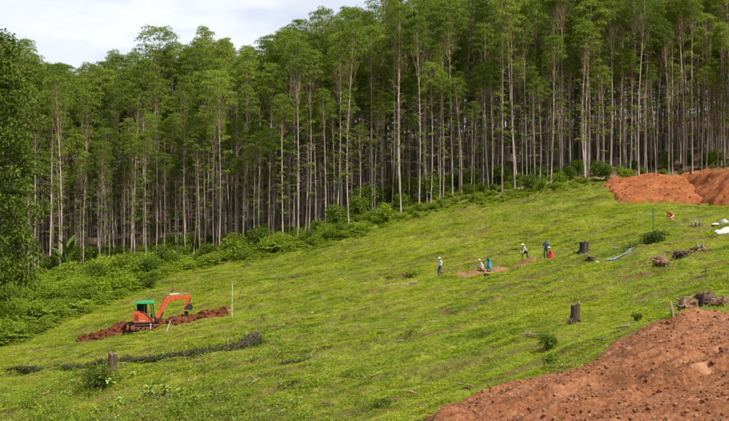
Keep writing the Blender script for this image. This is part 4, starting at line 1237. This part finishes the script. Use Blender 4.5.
    MB().box((-0.52, cab_y[0]+0.015, 1.98), (0.68, 0.012, 0.86)).build('side_window', M_glass, t)
    MB().box((-0.94, 0.24, 1.72), (0.03, 1.0, 1.40)).build('rear_panel', M_dark, t)  # dark sheet added so the cab's inside looks shaded
    MB().box((-0.50, 0.80, 1.70), (0.80, 0.03, 1.36)).build('far_side_panel', M_dark, t)  # second added dark sheet, stands in for shade behind the cab opening
    ws = MB().beam([(0.60, 0.24, 1.08), (0.45, 0.24, 2.42)], [0.012, 0.012], [1.0, 1.0]).build('windscreen', M_glass, t)
    rf = MB().prism([(-1.06, 2.42), (-1.06, 2.52), (-0.90, 2.62), (-0.3, 2.67), (0.45, 2.65), (0.66, 2.57), (0.70, 2.44), (0.62, 2.41)], -0.42, 0.90).build('roof', M_green, t, bevel=0.04)
    MB().box((-0.90, -0.36, 2.15), (0.10, 0.10, 0.60)).build('roof_corner', M_green, rf)
    MB().tube([(0.45, -0.36, 2.62), (0.45, -0.36, 2.95)], 0.012, 6).build('aerial', M_dark, rf)
    MB().tube([(-0.4, 0.3, 2.66), (-0.4, 0.3, 2.78)], 0.06, 10).build('beacon', M_orange, rf)
    # front: boom, stick, bucket
    MB().box((0.95, -0.05, 0.80), (0.42, 0.36, 0.34)).build('swing_bracket', M_dark, t, bevel=0.03)
    by = -0.05
    bm_ = MB().beam([(0.98, by, 1.0), (1.40, by, 1.75), (1.78, by, 2.48), (2.08, by, 2.78), (2.55, by, 2.90), (3.3, by, 2.96), (4.02, by, 2.98)], [0.28, 0.44, 0.54, 0.60, 0.50, 0.38, 0.26], [0.30, 0.30, 0.30, 0.30, 0.28, 0.25, 0.22]).build('boom', M_orange, t, bevel=0.02)
    MB().tube([(1.22, by-0.17, 0.84), (1.62, by-0.17, 1.56)], 0.065, 10).build('boom_cylinder', M_dark, bm_)
    MB().tube([(1.62, by-0.17, 1.56), (2.02, by-0.17, 2.32)], 0.035, 10).build('boom_rod', M_steel, bm_)
    for dy in (-0.06, 0.0, 0.06): MB().tube([(0.95, by+dy, 1.15), (1.25, by+dy, 2.0), (1.62, by+dy, 2.78), (1.95, by+dy, 3.14), (2.3, by+dy, 3.20)], 0.016, 6).build('hydraulic_hose', M_dark, bm_, smooth=True)
    MB().tube([(2.25, by, 3.24), (3.1, by, 3.30)], 0.060, 10).build('stick_cylinder', M_cream, bm_)
    MB().tube([(3.1, by, 3.30), (4.02, by, 3.24)], 0.032, 10).build('stick_rod', M_steel, bm_)
    st_ = MB().beam([(4.16, by, 3.22), (4.02, by, 2.94), (3.86, by, 2.45), (3.62, by, 1.82)], [0.22, 0.40, 0.34, 0.20], [0.2, 0.22, 0.2, 0.18]).build('stick', M_orange, t, bevel=0.02)
    MB().tube([(4.22, by, 2.86), (4.08, by, 2.50)], 0.05, 10).build('bucket_cylinder', M_dark, st_)
    MB().tube([(4.08, by, 2.50), (3.98, by, 2.16)], 0.028, 8).build('bucket_rod', M_steel, st_)
    MB().beam([(3.98, by, 2.16), (3.70, by, 2.02)], [0.06, 0.06], [0.22, 0.22]).build('bucket_link', M_dark, st_)
    pb = [(3.60, 1.80), (3.74, 2.12), (4.02, 2.32), (4.30, 2.22), (4.40, 1.92), (4.30, 1.72)]
    pin = [(x*0.93+0.275, z*0.93+0.135) for x, z in pb]
    mb = MB(); w0, w1 = by-0.32, by+0.32; n_ = len(pb)
    mb.prism(pb, w0, w0+0.03); mb.prism(pb, w1-0.03, w1)
    for k in range(n_-1):
        (x0, z0), (x1, z1) = pb[k], pb[k+1]; (x2, z2), (x3, z3) = pin[k+1], pin[k]
        mb.prism([(x0, z0), (x1, z1), (x2, z2), (x3, z3)], w0+0.002, w1-0.002)
    bk_ = mb.build('bucket', M_dark, t)
    for k in range(4): MB().beam([(4.30, w0+0.1+k*0.145, 1.74), (4.22, w0+0.1+k*0.145, 1.58)], [0.06, 0.025], [0.06, 0.05]).build('bucket_tooth', M_steel, bk_)
    return t
ex = at(147, 331)
excavator(ex+Vector((0, 0, 0.22)), 0.06, -0.02, 0.0)

# ------------------------------------------------------------------ people
M_skin = plain('brown_skin', (0.21, 0.105, 0.062), 0.55, 0, 0.12, 9)
M_hair = plain('black_hair', (0.012, 0.010, 0.010), 0.6)
def cloth(name, c): return plain(name, c, 0.85, 0, 0.22, 7, 0.2)
def ik(a, b, l1, l2, pole):
    a, b, pole = Vector(a), Vector(b), Vector(pole); d = b-a; L_ = min(d.length, (l1+l2)*0.998)
    dn = d.normalized(); x = (l1*l1-l2*l2+L_*L_)/(2*L_); hgt = math.sqrt(max(0, l1*l1-x*x))
    pp = pole-dn*pole.dot(dn); pp.normalize()
    return a+dn*x+pp*hgt, a+dn*L_
def person(label, loc, rz, hip, lean, feet, hands, shirt, trousers, shoes=None, hat=None, skirt=None, headpitch=0.1, scale=1.0, sleeve=True):
    S = {}
    pel = Vector((hip[0], 0, hip[1])); up = Vector((math.sin(lean), 0, math.cos(lean)))
    l2 = lean*1.12; up2 = Vector((math.sin(l2), 0, math.cos(l2)))
    sp = pel+up*0.18; ch = sp+up2*0.20; nk = ch+up2*0.15
    hd = lean*0.75+headpitch; hu = Vector((math.sin(hd), 0, math.cos(hd))); fwd = Vector((math.cos(hd), 0, -math.sin(hd)))
    h0 = nk+hu*0.07; h1_ = h0+hu*0.075+fwd*0.02; h2 = h1_+hu*0.085
    V_, R_, E_ = [], [], []; seg = []
    def av(p, r_): V_.append(Vector(p)); R_.append(r_); return len(V_)-1
    def ed(a, b, m): E_.append((a, b)); seg.append((a, b, m))
    SH, TR, SK, HA, SO = 0, 1, 2, 3, 4
    ip_ = av(pel, 0.135); isp = av(sp, 0.12); ich = av(ch, 0.135); ink = av(nk, 0.052); ih0 = av(h0, 0.062); ih1 = av(h1_, 0.092); ih2 = av(h2, 0.072)
    ed(ip_, isp, SH); ed(isp, ich, SH); ed(ich, ink, SH); ed(ink, ih0, SK); ed(ih0, ih1, SK); ed(ih1, ih2, HA)
    hands_out = []
    for sy, ft, hn in ((-1, feet[0], hands[0]), (1, feet[1], hands[1])):
        hp = pel+Vector((0, sy*0.095, -0.05)); an = Vector((ft[0], ft[1], 0.085+(ft[2] if len(ft) > 2 else 0)))
        kn, an = ik(hp, an, 0.42, 0.41, (1, sy*0.12, 0.1))
        ihp = av(hp, 0.088); ikn = av(kn, 0.060); ian = av(an, 0.043); ito = av(an+Vector((0.15, sy*0.02, -0.055)), 0.034)
        ed(ip_, ihp, TR); ed(ihp, ikn, TR); ed(ikn, ian, TR); ed(ian, ito, SO)
        shd = ch+up2*0.07+Vector((0, sy*0.175, 0))
        el, wr = ik(shd, Vector(hn), 0.28, 0.25, (-0.8, sy*0.6, -0.3))
        ish = av(shd, 0.060); iel = av(el, 0.042); iwr = av(wr, 0.029); d = (wr-el).normalized(); ipl = av(wr+d*0.075, 0.032)
        ed(ich, ish, SH); ed(ish, iel, SH); ed(iel, iwr, SH if sleeve else SK); ed(iwr, ipl, SK)
        hands_out.append((wr, d, sy))
    me = bpy.data.meshes.new('person'); me.from_pydata([tuple(v) for v in V_], E_, []); me.update()
    tmp = bpy.data.objects.new('tmp', me); COL.objects.link(tmp)
    md = tmp.modifiers.new('skin', 'SKIN'); md.use_smooth_shade = True
    if not me.skin_vertices: bpy.context.view_layer.objects.active = tmp
    for i, sv in enumerate(me.skin_vertices[0].data):
        sv.radius = (R_[i], R_[i]); sv.use_root = (i == 0)
    tmp.modifiers.new('sub', 'SUBSURF').levels = 2
    dg = bpy.context.evaluated_depsgraph_get()
    body = bpy.data.meshes.new_from_object(tmp.evaluated_get(dg))
    bpy.data.objects.remove(tmp)
    # fingers, ears, nose as small chains rooted in the body
    ex_ = MB()
    for wr, d, sy in hands_out:
        side = d.cross(Vector((0, 0, 1))); side = side.normalized() if side.length > 0.1 else Vector((1, 0, 0)); dn = d.cross(side)
        for k, ln in enumerate((0.070, 0.080, 0.076, 0.060)):
            b = wr+d*0.085+side*(k-1.5)*0.019; m1 = b+d*ln*0.55+dn*0.006; e = m1+d*ln*0.4+dn*0.026
            ex_.tube([b-d*0.02, m1, e], [0.0095, 0.0088, 0.007], 6)
        b = wr+d*0.035+side*0.03*sy; ex_.tube([b, b+d*0.03+side*0.03*sy, b+d*0.065+side*0.034*sy+dn*0.012], [0.012, 0.0105, 0.008], 6)
    ex_.tube([h1_+fwd*0.085+hu*0.02, h1_+fwd*0.108-hu*0.012, h1_+fwd*0.085-hu*0.022], [0.010, 0.016, 0.012], 6)
    for sy in (-1, 1): ex_.tube([h1_+Vector((0, sy*0.085, 0))+hu*0.025, h1_+Vector((0, sy*0.10, 0))-hu*0.02], [0.018, 0.013], 6)
    ex_.cur = 1
    for sy in (-1, 1): ex_.tube([h1_+fwd*0.080+Vector((0, sy*0.034, 0))+hu*0.018, h1_+fwd*0.094+Vector((0, sy*0.034, 0))+hu*0.018], [0.012, 0.008], 6)
    ex_.tube([h1_+fwd*0.083+Vector((0, -0.025, 0))-hu*0.045, h1_+fwd*0.086+Vector((0, 0.025, 0))-hu*0.045], [0.006, 0.006], 5)
    exm = ex_.mesh('x', [M_skin, M_hair])
    mats = [shirt, trousers, M_skin, M_hair, shoes or M_dark]
    co = np.array([v.co for v in body.vertices]); pol = [tuple(p.vertices) for p in body.polygons]
    cen = np.array([co[list(p)].mean(0) for p in pol]); best = np.full(len(pol), 9.0); mi = np.zeros(len(pol), int)
    for a, b, m in seg:
        A, B = np.array(V_[a]), np.array(V_[b]); dd_ = B-A; tt = np.clip(((cen-A)@dd_)/(dd_@dd_), 0, 1)
        ds = np.linalg.norm(cen-A-tt[:, None]*dd_, axis=1)-(R_[a]*(1-tt)+R_[b]*tt)*0.9
        up_ = ds < best; best[up_] = ds[up_]; mi[up_] = m
    low = ((cen-np.array(sp))@np.array(up) < -0.12) & (mi == SH) & (np.linalg.norm(cen-np.array(pel), axis=1) < 0.25); mi[low] = TR
    face = (mi == HA) & (((cen-np.array(h1_))@np.array(fwd)) > 0.045); mi[face] = SK
    hairb = (mi == SK) & (((cen-np.array(h1_))@np.array(fwd)) < 0.0) & (((cen-np.array(h1_))@np.array(hu)) > -0.05) & (np.linalg.norm(cen-np.array(h1_), axis=1) < 0.2); mi[hairb] = HA
    n0 = len(co)
    ev = np.array([v.co for v in exm.vertices]); ep = [tuple(i+n0 for i in p.vertices) for p in exm.polygons]; em = [2 if p.material_index == 0 else 3 for p in exm.polygons]
    fin = bpy.data.meshes.new('body'); fin.from_pydata([tuple(c) for c in np.concatenate([co, ev])], [], pol+ep)
    for m in mats: fin.materials.append(m)
    fin.polygons.foreach_set('material_index', np.array(list(mi)+em, np.int32)); fin.polygons.foreach_set('use_smooth', np.ones(len(fin.polygons), bool)); fin.update()
    t = thing('person', label, 'person', loc, (0, 0, rz), scale, 'workers on the cleared slope')
    add_obj('body', fin, t)
    if hat:
        hm, kind = hat; q = hu.to_track_quat('Z', 'Y').to_matrix(); mb = MB(); sd = 16
        prof = [(0.100, -0.01), (0.165, -0.030), (0.16, -0.017), (0.102, 0.01), (0.085, 0.085), (0.03, 0.105), (0.001, 0.107)] if kind == 'brim' else [(0.102, -0.04), (0.106, 0.0), (0.09, 0.07), (0.04, 0.10), (0.001, 0.105)]
        vs = [h1_+hu*0.055+q @ Vector((math.cos(2*PI*k/sd)*a, math.sin(2*PI*k/sd)*a, b)) for a, b in prof for k in range(sd)]
        fs = [(j*sd+k, j*sd+(k+1) % sd, (j+1)*sd+(k+1) % sd, (j+1)*sd+k) for j in range(len(prof)-1) for k in range(sd)]
        mb.add(vs, fs).build('hat', hm, t, smooth=True)
    if skirt:
        sm, rb, zb, fx_ = skirt; mb = MB(); sd = 26; lv = 7; vs = []
        topc = pel+up*0.10
        for j in range(lv+1):
            q = j/lv; cx = topc.x*(1-q)+fx_*q; z = topc.z*(1-q)+zb*q; ra = 0.15+(rb-0.15)*q**0.75
            for k in range(sd):
                an = 2*PI*k/sd; ww = ra*(1+0.07*q*math.sin(an*6)+0.04*q*math.sin(an*11+1)); vs.append((cx+math.cos(an)*ww, math.sin(an)*ww*0.95, z))
        fs = [(j*sd+k, j*sd+(k+1) % sd, (j+1)*sd+(k+1) % sd, (j+1)*sd+k) for j in range(lv) for k in range(sd)]
        mb.add(vs, fs).build('skirt', sm, t, smooth=True)
    return t
C_white = cloth('white_cotton', (0.50, 0.49, 0.50)); C_navy = cloth('navy_cotton', (0.020, 0.025, 0.085)); C_black = cloth('black_cotton', (0.016, 0.016, 0.020))
C_teal = cloth('teal_cotton', (0.030, 0.22, 0.25)); C_pink = cloth('pink_cotton', (0.62, 0.30, 0.28)); C_red = cloth('red_cotton', (0.44, 0.018, 0.020)); C_blue = cloth('dusk_blue_cotton', (0.025, 0.050, 0.10))
C_straw = cloth('straw_hat', (0.66, 0.57, 0.36)); C_orange = cloth('orange_cotton', (0.62, 0.10, 0.03)); C_brown = cloth('brown_cotton', (0.10, 0.035, 0.025))
LEFT = PI
def onto(u, v, dz=0.06): return at(u, v)+Vector((0, 0, dz))
person('worker in white shirt and navy trousers standing alone at the left of the line', onto(440.5, 278.5), LEFT+0.5, (0, 0.86), 0.12, [(0.04, -0.11), (-0.06, 0.11)], [(0.33, -0.14, 1.0), (0.28, 0.2, 1.05)], C_white, C_navy, hat=(C_white, 'brim'), scale=1.02)
person('worker in white top crouching at the left side of the teal-dressed worker', onto(483, 271.5), LEFT+0.3, (0, 0.36), 0.55, [(0.12, -0.14), (0.02, 0.14)], [(0.5, -0.14, 0.25), (0.45, 0.15, 0.3)], C_white, C_pink, hat=(C_pink, 'brim'), headpitch=-0.1)
person('dark-haired worker in a teal dress bending forward beside a crouching one', onto(489.5, 271.5), LEFT+0.9, (0, 0.74), 0.42, [(0.02, -0.15), (0.02, 0.15)], [(0.42, -0.15, 0.62), (0.42, 0.18, 0.58)], C_teal, C_teal, skirt=(C_teal, 0.25, 0.24, 0.02), headpitch=-0.1)
person('worker in white top and black trousers stooping in mid-stride', onto(526.5, 262.5), LEFT+0.35, (0, 0.78), 0.62, [(0.34, -0.10), (-0.30, 0.10)], [(0.60, -0.14, 0.62), (0.56, 0.16, 0.55)], C_white, C_black, hat=(C_straw, 'brim'), headpitch=-0.2)
person('worker in dusk-blue shirt and black trousers standing upright above the line', onto(546, 260), LEFT+1.2, (0, 0.87), 0.04, [(0.02, -0.10), (-0.02, 0.10)], [(0.16, -0.26, 0.84), (0.2, 0.24, 0.9)], C_blue, C_black, scale=1.04)
person('worker in a wide red skirt squatting beside the upright dark-clad worker', onto(552.5, 259.5), LEFT-0.4, (0, 0.36), 0.38, [(0.12, -0.13), (0.04, 0.13)], [(0.45, -0.14, 0.22), (0.42, 0.15, 0.25)], C_red, C_red, hat=(C_straw, 'brim'), skirt=(C_red, 0.34, 0.02, 0.08))
person('worker in red with an orange cap bending low near the thin pole', onto(673, 225.5), LEFT+0.15, (0, 0.56), 1.02, [(0.12, -0.13), (-0.02, 0.13)], [(0.60, -0.12, 0.20), (0.55, 0.14, 0.2)], C_red, C_pink, hat=(C_orange, 'cap'), headpitch=-0.2)

# tray beside the workers
t = thing('black_tray', 'shallow black tray tilted on the grass below the teal-dressed worker', 'tray', at(488.5, 279)+Vector((0, 0, 0.16)), (0.50, 0.30, 0.25))
MB().box((0, 0, 0), (0.78, 0.50, 0.04)).build('tray_floor', M_dark, t)
for (c, d) in (((0.39, 0, 0.06), (0.035, 0.535, 0.16)), ((-0.39, 0, 0.06), (0.035, 0.535, 0.16)), ((0, 0.25, 0.06), (0.74, 0.035, 0.158)), ((0, -0.25, 0.06), (0.74, 0.035, 0.158))):
    MB().box(c, d).build('tray_rim', M_dark, t)
